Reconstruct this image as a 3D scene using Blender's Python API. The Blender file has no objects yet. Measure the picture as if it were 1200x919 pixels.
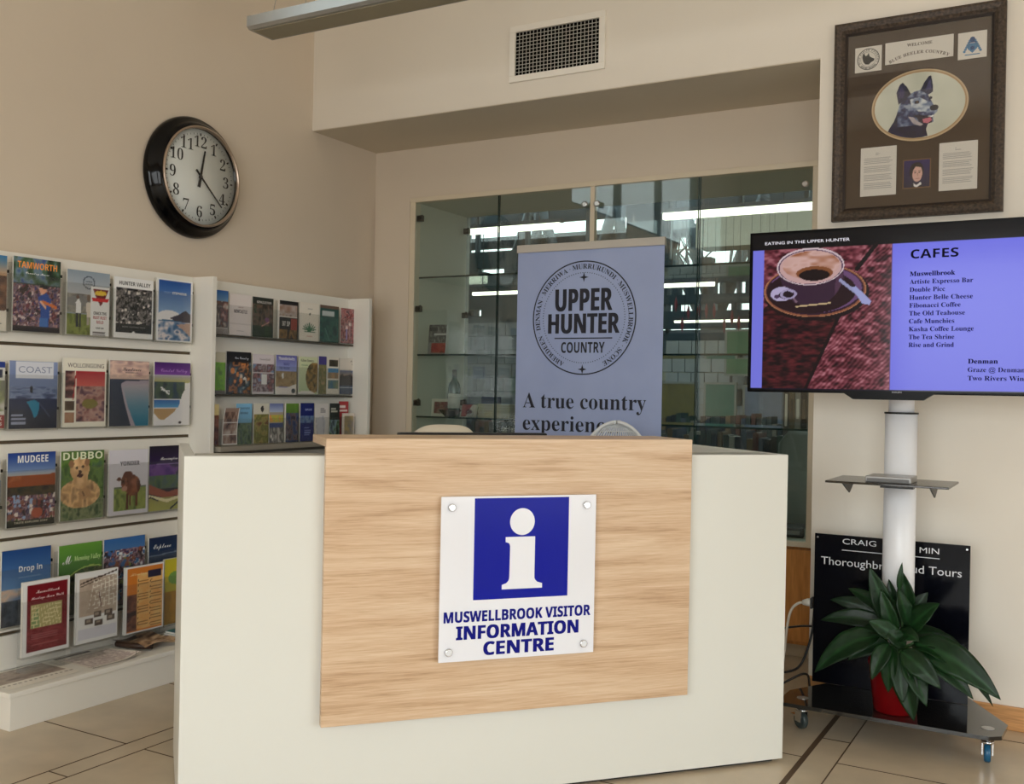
import bpy, bmesh, math, random
import numpy as np
from mathutils import Vector, Matrix

# ------------------------------------------------------------------ camera, world, light, exposure
SC = bpy.context.scene
COL = SC.collection
SC.view_settings.view_transform = 'Standard'
SC.view_settings.look = 'None'
SC.view_settings.gamma = 1.0
SC.view_settings.use_curve_mapping = False
SC.view_settings.exposure = 0.0
SC.cycles.max_bounces = 10
SC.cycles.diffuse_bounces = 5
SC.cycles.glossy_bounces = 5
SC.cycles.transparent_max_bounces = 40
SC.cycles.caustics_reflective = False
SC.cycles.caustics_refractive = False
SC.cycles.sample_clamp_indirect = 4.0

def lin(c):
    return tuple(((v/255.0)/12.92 if v/255.0 <= .04045 else ((v/255.0+.055)/1.055)**2.4) for v in c)

F_PX, YAW, PITCH, ROLL = 1192.05, -0.518234, -0.000279, 0.019548
cam_d = bpy.data.cameras.new('camera')
cam_d.sensor_fit = 'HORIZONTAL'; cam_d.sensor_width = 36.0
cam_d.lens = 36.0*F_PX/1200.0
cam_d.clip_start = .05
cam = bpy.data.objects.new('camera', cam_d); COL.objects.link(cam)
fw = Vector((math.sin(YAW)*math.cos(PITCH), math.cos(YAW)*math.cos(PITCH), math.sin(PITCH)))
r0 = Vector((math.cos(YAW), -math.sin(YAW), 0)); u0 = r0.cross(fw)
rr = math.cos(ROLL)*r0 + math.sin(ROLL)*u0
uu = -math.sin(ROLL)*r0 + math.cos(ROLL)*u0
m3 = Matrix((rr, uu, -fw)).transposed()
cam.matrix_world = Matrix.Translation((0, 0, 1.3)) @ m3.to_4x4()
SC.camera = cam

world = bpy.data.worlds.new('sky'); SC.world = world; world.use_nodes = True
nt = world.node_tree; nt.nodes.clear()
SKY = 3.6
wo = nt.nodes.new('ShaderNodeOutputWorld'); bg = nt.nodes.new('ShaderNodeBackground')
tc = nt.nodes.new('ShaderNodeTexCoord'); sx = nt.nodes.new('ShaderNodeSeparateXYZ')
cr = nt.nodes.new('ShaderNodeValToRGB')
els = cr.color_ramp.elements
els[0].position = 0.0; els[0].color = (.13, .125, .105, 1)
els[1].position = 1.0; els[1].color = (.78, .90, 1.05, 1)
e = els.new(.49); e.color = (.16, .16, .13, 1)
e = els.new(.52); e.color = (.92, .95, .97, 1)
mr = nt.nodes.new('ShaderNodeMath'); mr.operation = 'MULTIPLY_ADD'; mr.inputs[1].default_value = .5; mr.inputs[2].default_value = .5
nt.links.new(tc.outputs['Generated'], sx.inputs[0]); nt.links.new(sx.outputs['Z'], mr.inputs[0])
nt.links.new(mr.outputs[0], cr.inputs[0]); nt.links.new(cr.outputs[0], bg.inputs[0])
bg.inputs[1].default_value = SKY
nt.links.new(bg.outputs[0], wo.inputs[0])

def area_light(name, loc, size, facing, power, color):
    d = bpy.data.lights.new(name, 'AREA'); d.shape = 'RECTANGLE'; d.size, d.size_y = size
    d.energy = power; d.color = color
    o = bpy.data.objects.new(name, d); COL.objects.link(o)
    o.location = loc; o.rotation_euler = Vector(facing).to_track_quat('-Z', 'Y').to_euler()
    return o
DAY = (.97, .985, 1.0)
# daylight coming in through the big windows behind and to the right of the photographer, and the clerestory
area_light('daylight_rear', (.2, -2.42, 1.5), (3.8, 2.3), (0, 1, -.04), 121, DAY)
area_light('daylight_side', (3.04, 1.1, 1.2), (3.0, 1.8), (-1, 0, -.04), 30, DAY)
pl_ = area_light('clerestory_portal', (-4.0, .66, 3.44), (3.2, .95), (1, 0, 0), 1, (1, 1, 1)); pl_.data.cycles.is_portal = True
area_light('library_fill', (-3.6, 7.2, 3.27), (4.6, 2.4), (0, 0, -1), 42, (.93, .98, 1.0))  # added fill light to brighten the library
area_light('library_fill', (-2.7, 5.95, 3.27), (3.6, .25), (0, .25, -1), 26, (.95, .98, 1.0))  # added fill light on the near book spines, no fitting there

# ------------------------------------------------------------------ materials
MATS = {}
def mat(name, rgb=(200, 200, 200), rough=.5, metal=0.0, spec=.5, noise=0.0, nscale=20.0, coat=0.0, bump=0.0, emit=0.0, stretch=None, rgb2=None):
    if name in MATS: return MATS[name]
    m = bpy.data.materials.new(name); m.use_nodes = True
    t = m.node_tree; b = t.nodes['Principled BSDF']
    c = lin(rgb)
    b.inputs['Base Color'].default_value = (*c, 1)
    b.inputs['Roughness'].default_value = rough; b.inputs['Metallic'].default_value = metal
    b.inputs['Specular IOR Level'].default_value = spec; b.inputs['Coat Weight'].default_value = coat
    b.inputs['Coat Roughness'].default_value = .08
    if emit:
        b.inputs['Emission Color'].default_value = (*c, 1); b.inputs['Emission Strength'].default_value = emit
    if noise or bump or rgb2:
        co = t.nodes.new('ShaderNodeTexCoord'); mp = t.nodes.new('ShaderNodeMapping')
        n = t.nodes.new('ShaderNodeTexNoise'); n.inputs['Scale'].default_value = nscale; n.inputs['Detail'].default_value = 5
        if stretch: mp.inputs['Scale'].default_value = stretch
        t.links.new(co.outputs['Object'], mp.inputs[0]); t.links.new(mp.outputs[0], n.inputs['Vector'])
        if noise or rgb2:
            r = t.nodes.new('ShaderNodeValToRGB')
            c2 = lin(rgb2) if rgb2 else c
            r.color_ramp.elements[0].position = .3; r.color_ramp.elements[1].position = .7
            r.color_ramp.elements[0].color = (*[v*(1-noise) for v in c], 1)
            r.color_ramp.elements[1].color = (*[min(1, v*(1+noise)) for v in c2], 1)
            t.links.new(n.outputs['Fac'], r.inputs[0]); t.links.new(r.outputs[0], b.inputs['Base Color'])
        if bump:
            bp = t.nodes.new('ShaderNodeBump'); bp.inputs['Strength'].default_value = bump; bp.inputs['Distance'].default_value = .01
            t.links.new(n.outputs['Fac'], bp.inputs['Height']); t.links.new(bp.outputs[0], b.inputs['Normal'])
    MATS[name] = m; return m

def clear_mat(name, tint=(.93, .96, .95), f0=.05, rough=.02, haze=0.0, hazecol=(200, 205, 205)):
    """thin clear sheet: transparent, mirror-like by Fresnel, a trace of diffuse haze"""
    if name in MATS: return MATS[name]
    m = bpy.data.materials.new(name); m.use_nodes = True; t = m.node_tree; t.nodes.clear()
    out = t.nodes.new('ShaderNodeOutputMaterial'); tr = t.nodes.new('ShaderNodeBsdfTransparent'); gl = t.nodes.new('ShaderNodeBsdfGlossy')
    tr.inputs[0].default_value = (*tint, 1); gl.inputs['Roughness'].default_value = rough; gl.inputs[0].default_value = (1, 1, 1, 1)
    lw = t.nodes.new('ShaderNodeLayerWeight'); lw.inputs[0].default_value = .5
    pw = t.nodes.new('ShaderNodeMath'); pw.operation = 'POWER'; pw.inputs[1].default_value = 5.0
    fr = t.nodes.new('ShaderNodeMath'); fr.operation = 'MULTIPLY_ADD'; fr.inputs[1].default_value = 1-f0; fr.inputs[2].default_value = f0
    t.links.new(lw.outputs['Facing'], pw.inputs[0]); t.links.new(pw.outputs[0], fr.inputs[0])
    mx = t.nodes.new('ShaderNodeMixShader')
    t.links.new(fr.outputs[0], mx.inputs[0]); t.links.new(tr.outputs[0], mx.inputs[1]); t.links.new(gl.outputs[0], mx.inputs[2])
    last = mx
    if haze:
        df = t.nodes.new('ShaderNodeBsdfDiffuse'); df.inputs[0].default_value = (*lin(hazecol), 1)
        m2 = t.nodes.new('ShaderNodeMixShader'); m2.inputs[0].default_value = haze
        t.links.new(mx.outputs[0], m2.inputs[1]); t.links.new(df.outputs[0], m2.inputs[2]); last = m2
    t.links.new(last.outputs[0], out.inputs[0])
    MATS[name] = m; return m

def attr_mat(name, rough=.35, emit=0.0, spec=.4, coat=0.0):
    if name in MATS: return MATS[name]
    m = bpy.data.materials.new(name); m.use_nodes = True; t = m.node_tree; b = t.nodes['Principled BSDF']
    a = t.nodes.new('ShaderNodeAttribute'); a.attribute_name = 'Col'
    b.inputs['Roughness'].default_value = rough; b.inputs['Specular IOR Level'].default_value = spec
    b.inputs['Coat Weight'].default_value = coat; b.inputs['Coat Roughness'].default_value = .1
    if emit:
        b.inputs['Base Color'].default_value = (.01, .01, .012, 1)
        t.links.new(a.outputs['Color'], b.inputs['Emission Color']); b.inputs['Emission Strength'].default_value = emit
    else:
        t.links.new(a.outputs['Color'], b.inputs['Base Color'])
    MATS[name] = m; return m

# ------------------------------------------------------------------ mesh builder
class MB:
    def __init__(s): s.v = []; s.f = []; s.sm = []
    def add(s, vs, fs, smooth=False):
        k = len(s.v); s.v += [tuple(p) for p in vs]; s.f += [tuple(i+k for i in f) for f in fs]; s.sm += [smooth]*len(fs); return s
    def box(s, x0, x1, y0, y1, z0, z1, M=None):
        vs = [Vector(p) for p in ((x0,y0,z0),(x1,y0,z0),(x1,y1,z0),(x0,y1,z0),(x0,y0,z1),(x1,y0,z1),(x1,y1,z1),(x0,y1,z1))]
        if M: vs = [M @ p for p in vs]
        return s.add(vs, [(0,3,2,1),(4,5,6,7),(0,1,5,4),(1,2,6,5),(2,3,7,6),(3,0,4,7)])
    def rings(s, rings, cap=True, close=True, smooth=True):
        n = len(rings[0]); vs = [p for r in rings for p in r]; fs = []
        for i in range(len(rings)-1):
            for j in range(n if close else n-1):
                a = i*n+j; b = i*n+(j+1) % n
                fs.append((a, b, b+n, a+n))
        k0 = len(s.f); s.add(vs, fs, smooth)
        if cap:
            k = len(s.v)-len(vs)
            s.f += [tuple(k+j for j in reversed(range(n))), tuple(k+(len(rings)-1)*n+j for j in range(n))]; s.sm += [False, False]
        return s
    def cyl(s, p0, p1, r, r1=None, n=20, cap=True):
        return s.tube([p0, p1], [r, r if r1 is None else r1], n, cap)
    def tube(s, pts, r, n=10, cap=True):
        pts = [Vector(p) for p in pts]; rad = r if isinstance(r, (list, tuple)) else [r]*len(pts); rings = []; up = None
        for i, p in enumerate(pts):
            d = (pts[min(i+1, len(pts)-1)]-pts[max(i-1, 0)]).normalized()
            if up is None:
                up = Vector((0, 0, 1)) if abs(d.z) < .9 else Vector((1, 0, 0))
            a = d.cross(up).normalized(); b = a.cross(d).normalized(); up = b
            rings.append([p+(a*math.cos(t)+b*math.sin(t))*rad[i] for t in [2*math.pi*j/n for j in range(n)]])
        return s.rings(rings, cap)
    def lathe(s, prof, n=40, axis='Z', c=(0, 0, 0), cap=True):
        rings = []
        for (r, h) in prof:
            ring = []
            for j in range(n):
                t = 2*math.pi*j/n; a, b = r*math.cos(t), r*math.sin(t)
                p = {'Z': (a, b, h), 'Y': (a, h, b), 'X': (h, a, b)}[axis]
                ring.append((c[0]+p[0], c[1]+p[1], c[2]+p[2]))
            rings.append(ring)
        return s.rings(rings, cap)
    def prism(s, poly, y0, y1):
        """polygon in local x,z extruded from y0 (front) to y1"""
        n = len(poly); vs = [(x, y0, z) for x, z in poly]+[(x, y1, z) for x, z in poly]
        fs = [tuple(range(n)), tuple(range(2*n-1, n-1, -1))]+[((i+1) % n, i, n+i, n+(i+1) % n) for i in range(n)]
        return s.add(vs, fs)
    def slab(s, poly, z0, z1):
        n = len(poly); vs = [(x, y, z0) for x, y in poly]+[(x, y, z1) for x, y in poly]
        fs = [tuple(reversed(range(n))), tuple(range(n, 2*n))]+[(i, (i+1) % n, n+(i+1) % n, n+i) for i in range(n)]
        return s.add(vs, fs)
    def quad(s, a, b, c, d): return s.add([a, b, c, d], [(0, 1, 2, 3)])
    def ball(s, c, r, n=14, m=9, sc=(1, 1, 1)):
        rings = []
        for i in range(m+1):
            t = -math.pi/2+math.pi*i/m; rad = max(1e-4, math.cos(t))*r
            rings.append([(c[0]+sc[0]*rad*math.cos(2*math.pi*j/n), c[1]+sc[1]*rad*math.sin(2*math.pi*j/n), c[2]+sc[2]*r*math.sin(t)) for j in range(n)])
        return s.rings(rings)
    def build(s, name, m, parent=None, bevel=0.0, local=False, solid=0.0):
        me = bpy.data.meshes.new(name)
        vs = s.v
        if parent is not None and not local:
            inv = WM[parent.name].inverted(); vs = [tuple(inv @ Vector(p)) for p in vs]
        me.from_pydata(vs, [], s.f); me.update()
        bm = bmesh.new(); bm.from_mesh(me); bmesh.ops.recalc_face_normals(bm, faces=bm.faces)
        if bevel:
            es = [e for e in bm.edges if len(e.link_faces) == 2 and e.calc_face_angle(0) > .9]
            bmesh.ops.bevel(bm, geom=es, offset=bevel, segments=2, affect='EDGES', profile=.6, clamp_overlap=True)
        bm.to_mesh(me); bm.free()
        if not bevel:
            me.polygons.foreach_set('use_smooth', s.sm)
        me.materials.append(m)
        o = bpy.data.objects.new(name, me); COL.objects.link(o)
        link_parent(o, parent)
        return o

WM = {}
def link_parent(o, parent):
    if parent is not None:
        o.parent = parent; WM[o.name] = WM[parent.name]
    else: WM[o.name] = Matrix.Identity(4)

def tag(o, label, cat, group=None, kind=None):
    if label: o['label'] = label
    if cat: o['category'] = cat
    if group: o['group'] = group
    if kind: o['kind'] = kind
    return o
def thing(name, label, cat, loc=(0, 0, 0), rotz=0.0, group=None, tilt=0.0):
    o = bpy.data.objects.new(name, None); COL.objects.link(o); o.empty_display_size = .05
    o.location = loc; o.rotation_euler = (tilt, 0, rotz)
    WM[o.name] = Matrix.Translation(loc) @ Matrix.Rotation(rotz, 4, 'Z') @ Matrix.Rotation(tilt, 4, 'X')
    return tag(o, label, cat, group)
def struct(name, mb, m, bevel=0.0):
    o = mb.build(name, m, None, bevel); o['kind'] = 'structure'; return o
def copy_tree(o, parent=None):
    c = o.copy(); COL.objects.link(c)
    if parent is not None: c.parent = parent
    WM[c.name] = WM[o.name]
    for ch in list(o.children): copy_tree(ch, c)
    return c

# ------------------------------------------------------------------ lettering
def style(sx, st):
    up, lo, dg = {'serif': (0x1D400, 0x1D41A, 0x1D7CE), 'bold': (0x1D5D4, 0x1D5EE, 0x1D7EC), 'ital': (0x1D468, 0x1D482, 0), 'script': (0x1D4D0, 0x1D4EA, 0), 'sans': (0, 0, 0)}[st]
    r = ''
    for ch in sx:
        if up and 'A' <= ch <= 'Z': r += chr(up+ord(ch)-65)
        elif lo and 'a' <= ch <= 'z': r += chr(lo+ord(ch)-97)
        elif dg and '0' <= ch <= '9': r += chr(dg+ord(ch)-48)
        else: r += ch
    return r
def glyphs(s, st='sans', off=0.0):
    cu = bpy.data.curves.new('lettering', 'FONT'); cu.body = style(s, st); cu.size = 1; cu.offset = off
    cu.resolution_u = 3
    ob = bpy.data.objects.new('lettering', cu); me = bpy.data.meshes.new_from_object(ob)
    bpy.data.objects.remove(ob); bpy.data.curves.remove(cu)
    n = len(me.vertices); co = np.zeros(n*3); me.vertices.foreach_get('co', co); co = co.reshape(-1, 3)
    fs = [tuple(p.vertices) for p in me.polygons]; bpy.data.meshes.remove(me)
    return co, fs
class Text:
    """many lines of lettering on one surface -> one mesh; local x right, z up, facing -y"""
    def __init__(s): s.mb = MB()
    def line(s, txt, x, z, h, st='sans', w=None, align='L', off=0.0, y=-.0012, rot=0.0, cap=.70):
        co, fs = glyphs(txt, st, off)
        if len(co) == 0: return s
        k = h/cap; x0, x1 = co[:, 0].min(), co[:, 0].max(); kx = k
        if w: kx = w/(x1-x0)
        px = (co[:, 0]-x0)*kx; pz = co[:, 1]*k; W = (x1-x0)*kx
        px = px-{'L': 0, 'C': W/2, 'R': W}[align]
        c_, s_ = math.cos(rot), math.sin(rot)
        s.mb.add([(x+a*c_-b*s_, y, z+a*s_+b*c_) for a, b in zip(px, pz)], fs); return s
    def arc(s, txt, cx, cz, r, h, a0, a1, st='sans', off=0.0, y=-.0012, inward=False):
        """letters spread along a circle from angle a0 to a1 (radians, clockwise from the top)"""
        G = [glyphs(ch, st, off) if ch != ' ' else None for ch in txt]
        ws = [(.34 if g is None or len(g[0]) == 0 else g[0][:, 0].max()-g[0][:, 0].min()+.12) for g in G]
        tot = sum(ws); t = 0; k = h/.70
        for g, wd in zip(G, ws):
            a = a0+(a1-a0)*(t+wd/2)/tot; t += wd
            if g is None or len(g[0]) == 0: continue
            co, fs = g; gx = (co[:, 0]-(co[:, 0].min()+co[:, 0].max())/2)*k; gz = co[:, 1]*k
            ang = -a if not inward else math.pi-a
            c_, s_ = math.cos(ang), math.sin(ang); ox, oz = cx+r*math.sin(a), cz+r*math.cos(a)
            s.mb.add([(ox+p*c_-q*s_, y, oz+p*s_+q*c_) for p, q in zip(gx, gz)], fs)
        return s
    def bars(s, rows):
        for x0, x1, z0, z1 in rows: s.mb.quad((x0, -.0012, z0), (x1, -.0012, z0), (x1, -.0012, z1), (x0, -.0012, z1))
        return s
    def build(s, m, parent, name='lettering'): return s.mb.build(name, m, parent, local=True)

# ------------------------------------------------------------------ printed pictures: colours laid on a fine grid of vertices
class Pic:
    def __init__(s, w, h, bg):
        s.w, s.h = w, h; s.a = np.ones((h, w, 3))*np.array(bg, float)
        s.X, s.Y = np.meshgrid((np.arange(w)+.5)/w, (np.arange(h)+.5)/h)
    def put(s, m, c): s.a[m] = c; return s
    def r(s, x0, y0, x1, y1, c): return s.put((s.X >= x0) & (s.X < x1) & (s.Y >= y0) & (s.Y < y1), c)
    def e(s, cx, cy, rx, ry, c): return s.put(((s.X-cx)/rx)**2+((s.Y-cy)/ry)**2 < 1, c)
    def ring(s, cx, cy, rx, ry, t, c):
        d = ((s.X-cx)/rx)**2+((s.Y-cy)/ry)**2; return s.put((d < 1) & (d > (1-t)**2), c)
    def p(s, pts, c):
        ins = np.zeros(s.X.shape, bool); n = len(pts)
        for i in range(n):
            (x1, y1), (x2, y2) = pts[i], pts[(i+1) % n]
            if y1 == y2: continue
            ins ^= ((y1 > s.Y) != (y2 > s.Y)) & (s.X < (x2-x1)*(s.Y-y1)/(y2-y1)+x1)
        return s.put(ins, c)
    def g(s, y0, y1, c0, c1, x0=0, x1=1):
        m = (s.Y >= y0) & (s.Y < y1) & (s.X >= x0) & (s.X < x1); t = np.clip((s.Y-y0)/(y1-y0), 0, 1)[..., None]
        s.a[m] = (np.array(c0)*(1-t)+np.array(c1)*t)[m]; return s
    def l(s, x0, y0, x1, y1, t, c):
        dx, dy = x1-x0, y1-y0; k = np.clip(((s.X-x0)*dx+(s.Y-y0)*dy)/(dx*dx+dy*dy+1e-9), 0, 1)
        asp = s.h/s.w
        return s.put((s.X-x0-k*dx)**2+((s.Y-y0-k*dy)*asp)**2 < t*t, c)
    def noise(s, sx_, sy_, seed):
        rs = np.random.RandomState(seed); g = rs.rand(sy_+2, sx_+2)
        fx, fy = s.X*sx_, s.Y*sy_; ix, iy = fx.astype(int), fy.astype(int); tx, ty = fx-ix, fy-iy
        tx = tx*tx*(3-2*tx); ty = ty*ty*(3-2*ty)
        return (g[iy, ix]*(1-tx)+g[iy, ix+1]*tx)*(1-ty)+(g[iy+1, ix]*(1-tx)+g[iy+1, ix+1]*tx)*ty
    def n(s, x0, y0, x1, y1, cols, sx_=10, sy_=14, seed=1, mask=None):
        v = .62*s.noise(sx_, sy_, seed)+.38*s.noise(sx_*2, sy_*2, seed+7); v = np.clip((v-.2)/.6, 0, .999)
        C = np.array(cols, float); k = v*(len(C)-1); i = k.astype(int); t = (k-i)[..., None]
        col = C[i]*(1-t)+C[np.minimum(i+1, len(C)-1)]*t
        m = (s.X >= x0) & (s.X < x1) & (s.Y >= y0) & (s.Y < y1)
        if mask is not None: m &= mask
        s.a[m] = col[m]; return s
    def el(s, cx, cy, rx, ry): return ((s.X-cx)/rx)**2+((s.Y-cy)/ry)**2 < 1
    def blobs(s, n, x0, y0, x1, y1, size, cols, seed=3):
        rs = random.Random(seed); asp = s.w/s.h
        for _ in range(n):
            q = size*rs.uniform(.6, 1.3); s.e(rs.uniform(x0, x1), rs.uniform(y0, y1), q, q*asp*rs.uniform(.8, 1.6), rs.choice(cols))
        return s
    def lines(s, x0, y0, x1, y1, n, c, seed=1):
        rs = random.Random(seed)
        for i in range(n):
            y = y0+(y1-y0)*(i+.5)/n; s.r(x0, y-.25*(y1-y0)/n, x0+(x1-x0)*rs.uniform(.7, 1), y+.25*(y1-y0)/n, c)
        return s
def printed(parent, pic, w, h, x0=0.0, z0=0.0, y=-.0006, gain=1.0, m=None, name='printed_cover', curve=None, cap=.92):
    a = np.clip(pic.a, 0, 255)/255.0
    a = np.where(a <= .04045, a/12.92, ((a+.055)/1.055)**2.4)*gain
    if cap: a = np.minimum(a, cap)
    H, W = pic.h, pic.w
    xs = x0+w*np.linspace(0, 1, W); zs = z0+h*np.linspace(1, 0, H)
    XX, ZZ = np.meshgrid(xs, zs); YY = np.full(XX.shape, y)
    if curve: YY = YY+curve((XX-x0)/w, (ZZ-z0)/h)
    co = np.stack([XX, YY, ZZ], -1).reshape(-1, 3)
    i = np.arange(H*W).reshape(H, W)
    q = np.stack([i[1:, :-1], i[1:, 1:], i[:-1, 1:], i[:-1, :-1]], -1).reshape(-1, 4)
    me = bpy.data.meshes.new(name)
    me.vertices.add(len(co)); me.vertices.foreach_set('co', co.ravel())
    me.loops.add(q.size); me.loops.foreach_set('vertex_index', q.ravel())
    me.polygons.add(len(q)); me.polygons.foreach_set('loop_start', np.arange(len(q))*4)
    me.update(calc_edges=True); me.validate()
    at = me.color_attributes.new('Col', 'FLOAT_COLOR', 'POINT')
    at.data.foreach_set('color', np.concatenate([a.reshape(-1, 3), np.ones((H*W, 1))], 1).ravel())
    me.materials.append(m or attr_mat('printed_paper'))
    o = bpy.data.objects.new(name, me); COL.objects.link(o); link_parent(o, parent); return o

# ------------------------------------------------------------------ the room
LX, RY, NY, CEIL = -3.912, 4.49, 5.09, 4.2
wall_m = mat('wall_paint', (219, 205, 187), .75, spec=.25, noise=.012, nscale=3.0)
wall2_m = mat('cream_paint', (231, 223, 211), .7, spec=.3, noise=.012, nscale=3.0)
soffit_m = mat('soffit_paint', (212, 201, 182), .8, spec=.2, noise=.012, nscale=3.0)
white_m = mat('white_laminate', (222, 221, 213), .32, spec=.45, noise=.006, nscale=2.0)
rack_m = mat('rack_white', (240, 236, 227), .45, spec=.4, noise=.01, nscale=4.0)
tile_m = mat('floor_tile', (190, 174, 150), .3, spec=.5, noise=.04, nscale=6.0, rgb2=(200, 183, 158))
grout_m = mat('grout', (82, 62, 42), .8)
pine_m = mat('pine', (192, 138, 84), .45, noise=.12, nscale=5.0, stretch=(2, 2, 30), rgb2=(206, 152, 96))
cup_m = mat('timber_cupboard', (196, 128, 62), .4, noise=.12, nscale=4.0, stretch=(20, 2, 2), rgb2=(206, 142, 74))
def oak():
    m = bpy.data.materials.new('oak_veneer'); m.use_nodes = True; t = m.node_tree; b = t.nodes['Principled BSDF']; b.inputs['Roughness'].default_value = .42
    co = t.nodes.new('ShaderNodeTexCoord'); outs = []
    for sc, st_, det, dist in ((2.0, (.7, 1, 8), 6, 1.4), (8.0, (.8, 1, 34), 4, .5), (26.0, (.7, 1, 26), 3, .2)):
        mp = t.nodes.new('ShaderNodeMapping'); mp.inputs['Scale'].default_value = st_; n = t.nodes.new('ShaderNodeTexNoise')
        n.inputs['Scale'].default_value = sc; n.inputs['Detail'].default_value = det; n.inputs['Distortion'].default_value = dist
        t.links.new(co.outputs['Object'], mp.inputs[0]); t.links.new(mp.outputs[0], n.inputs['Vector']); outs.append(n.outputs['Fac'])
    def ma(op, a, b_, c=None):
        k = t.nodes.new('ShaderNodeMath'); k.operation = op
        for i, v in enumerate((a, b_, c)):
            if v is None: continue
            if isinstance(v, float): k.inputs[i].default_value = v
            else: t.links.new(v, k.inputs[i])
        return k.outputs[0]
    v = ma('MULTIPLY_ADD', outs[1], .32, ma('MULTIPLY_ADD', outs[2], .22, ma('MULTIPLY', outs[0], .46)))
    r = t.nodes.new('ShaderNodeValToRGB'); e = r.color_ramp.elements
    e[0].position = .34; e[0].color = (*lin((176, 140, 106)), 1); e[1].position = .66; e[1].color = (*lin((226, 200, 171)), 1)
    k = e.new(.46); k.color = (*lin((204, 170, 136)), 1); k = e.new(.54); k.color = (*lin((214, 184, 152)), 1)
    t.links.new(v, r.inputs[0]); t.links.new(r.outputs[0], b.inputs['Base Color']); return m
oak_m = oak()
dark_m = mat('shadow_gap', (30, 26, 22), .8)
steel_m = mat('brushed_steel', (200, 200, 200), .28, metal=1.0)
chrome_m = mat('chrome', (225, 225, 228), .12, metal=1.0)
black_m = mat('black_plastic', (14, 14, 15), .35)
blk_gloss = mat('black_gloss', (8, 8, 9), .08, coat=.6)
glass_m = clear_mat('clear_glass', (.90, .94, .925), .052)
edge_m = mat('glass_edge', (20, 44, 40), .15)
acr_m = clear_mat('clear_acrylic', (.96, .96, .955), .022, .06, haze=.018)

struct('floor', MB().box(-9, 3.1, -2.5, 13, -.12, 0), tile_m)
g = MB()
T_ = .0012
def gx(x, w, y0, y1):
    w = w if w > .01 else w*.75
    g.box(x-w/2, x+w/2, y0, y1, 0, T_)
def gy(y, w, x0, x1): g.box(x0, x1, y-w/2, y+w/2, 0, T_)
for x in (-3.01, -2.912): gx(x, .005, -2.4, 4.45)
gx(-.881, .02, -2.4, 5.05); gx(-.768, .006, -2.4, 4.45)
for x in (-.16, .45, 1.06, 1.67, -2.235, -1.558): gx(x, .004, -2.4, 4.45)
for k in range(-4, 4):
    gy(2.515+k*.608, .004, LX, -3.01); gy(2.2+k*.608, .004, -3.01, -2.912)
    gy(2.512+k*.608, .004, -2.912, -.881); gy(3.975-.608+k*.608 if k < 2 else 3.975, .004, -.881, -.768); gy(3.73-.608*2+k*.608, .004, -.768, 3.0)
o = g.build('floor_grout', grout_m); o['kind'] = 'structure'

# left wall with the clerestory opening
CY0, CY1, CZ0, CZ1 = -1.0, 2.33, 2.93, 3.95
w = MB()
w.box(LX-.15, LX, -2.5, 5.75, 0, CZ0); w.box(LX-.15, LX, -2.5, 5.75, CZ1, CEIL)
w.box(LX-.15, LX, -2.5, CY0, CZ0, CZ1); w.box(LX-.15, LX, CY1, 5.75, CZ0, CZ1)
struct('wall_left', w, wall_m)
# niche rear wall with the opening for the display cabinet
KX0, KX1, KZ1 = -3.625, -1.185, 2.462
for bx_w in ((LX, KX0, NY, NY+.1, 0, 2.775), (KX0, KX1, NY, NY+.1, KZ1, 2.775), (KX1, -1.05, NY, NY+.1, 0, 2.775)): struct('wall_back', MB().box(*bx_w), wall_m)
w = MB(); w.box(LX+.03, KX0-.008, NY-.02, NY, 0, 2.452)
struct('trim_1', w, wall_m)
struct('wall_right', MB().box(-1.05, 3.1, RY, NY+.1, 0, CEIL), wall2_m)
b = MB(); b.box(LX, -1.0501, RY, NY+.1, 2.776, CEIL)
struct('bulkhead', b, wall2_m)
b = MB(); b.box(LX+.001, -1.052, RY+.003, NY-.001, 2.772, 2.776)
struct('ceiling_niche', b, soffit_m)
w = MB()
w.box(-4.06, 3.1, -2.6, -2.45, 0, .3); w.box(-4.06, 3.1, -2.6, -2.45, 2.7, CEIL); w.box(-4.06, -1.75, -2.6, -2.45, .3, 2.7); w.box(2.15, 3.1, -2.6, -2.45, .3, 2.7)
struct('wall_rear', w, wall_m)
w = MB()
w.box(3.05, 3.2, -2.5, RY, 0, .25); w.box(3.05, 3.2, -2.5, RY, 2.15, CEIL); w.box(3.05, 3.2, -2.5, -.45, .25, 2.15); w.box(3.05, 3.2, 2.65, RY, .25, 2.15)
struct('wall_side', w, wall_m)
struct('ceiling', MB().box(-4.06, 3.2, -2.6, 5.75, CEIL, CEIL+.12), mat('ceiling_paint', (236, 230, 218), .8))
alu_m = mat('grey_window_frame', (120, 128, 132), .4)
def window(name, p, axis, a0, a1, z0, z1, mull, depth=.07):
    f = MB(); t = .045
    def bx(u0, u1, q0, q1, d=depth):
        if axis == 'x': f.box(p-d/2, p+d/2, u0, u1, q0, q1)
        else: f.box(u0, u1, p-d/2, p+d/2, q0, q1)
    bx(a0, a1, z0, z0+t); bx(a0, a1, z1-t, z1); bx(a0, a0+t, z0, z1); bx(a1-t, a1, z0, z1)
    for m_ in mull: bx(m_-t/2, m_+t/2, z0, z1)
    o = struct(name, f, alu_m)
    pm = MB()
    if axis == 'x': pm.box(p-.003, p+.003, a0+.01, a1-.01, z0+.01, z1-.01)
    else: pm.box(a0+.01, a1-.01, p-.003, p+.003, z0+.01, z1-.01)
    q = pm.build('pane', glass_m, o)
window('window_1', LX-.1, 'x', CY0, CY1, CZ0, CZ1, (.1, 1.15))
window('window_2', -2.53, 'y', -1.75, 2.15, .3, 2.7, (-.43, .83))
window('window_3', 3.12, 'x', -.45, 2.65, .25, 2.15, (.6, 1.6))
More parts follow.
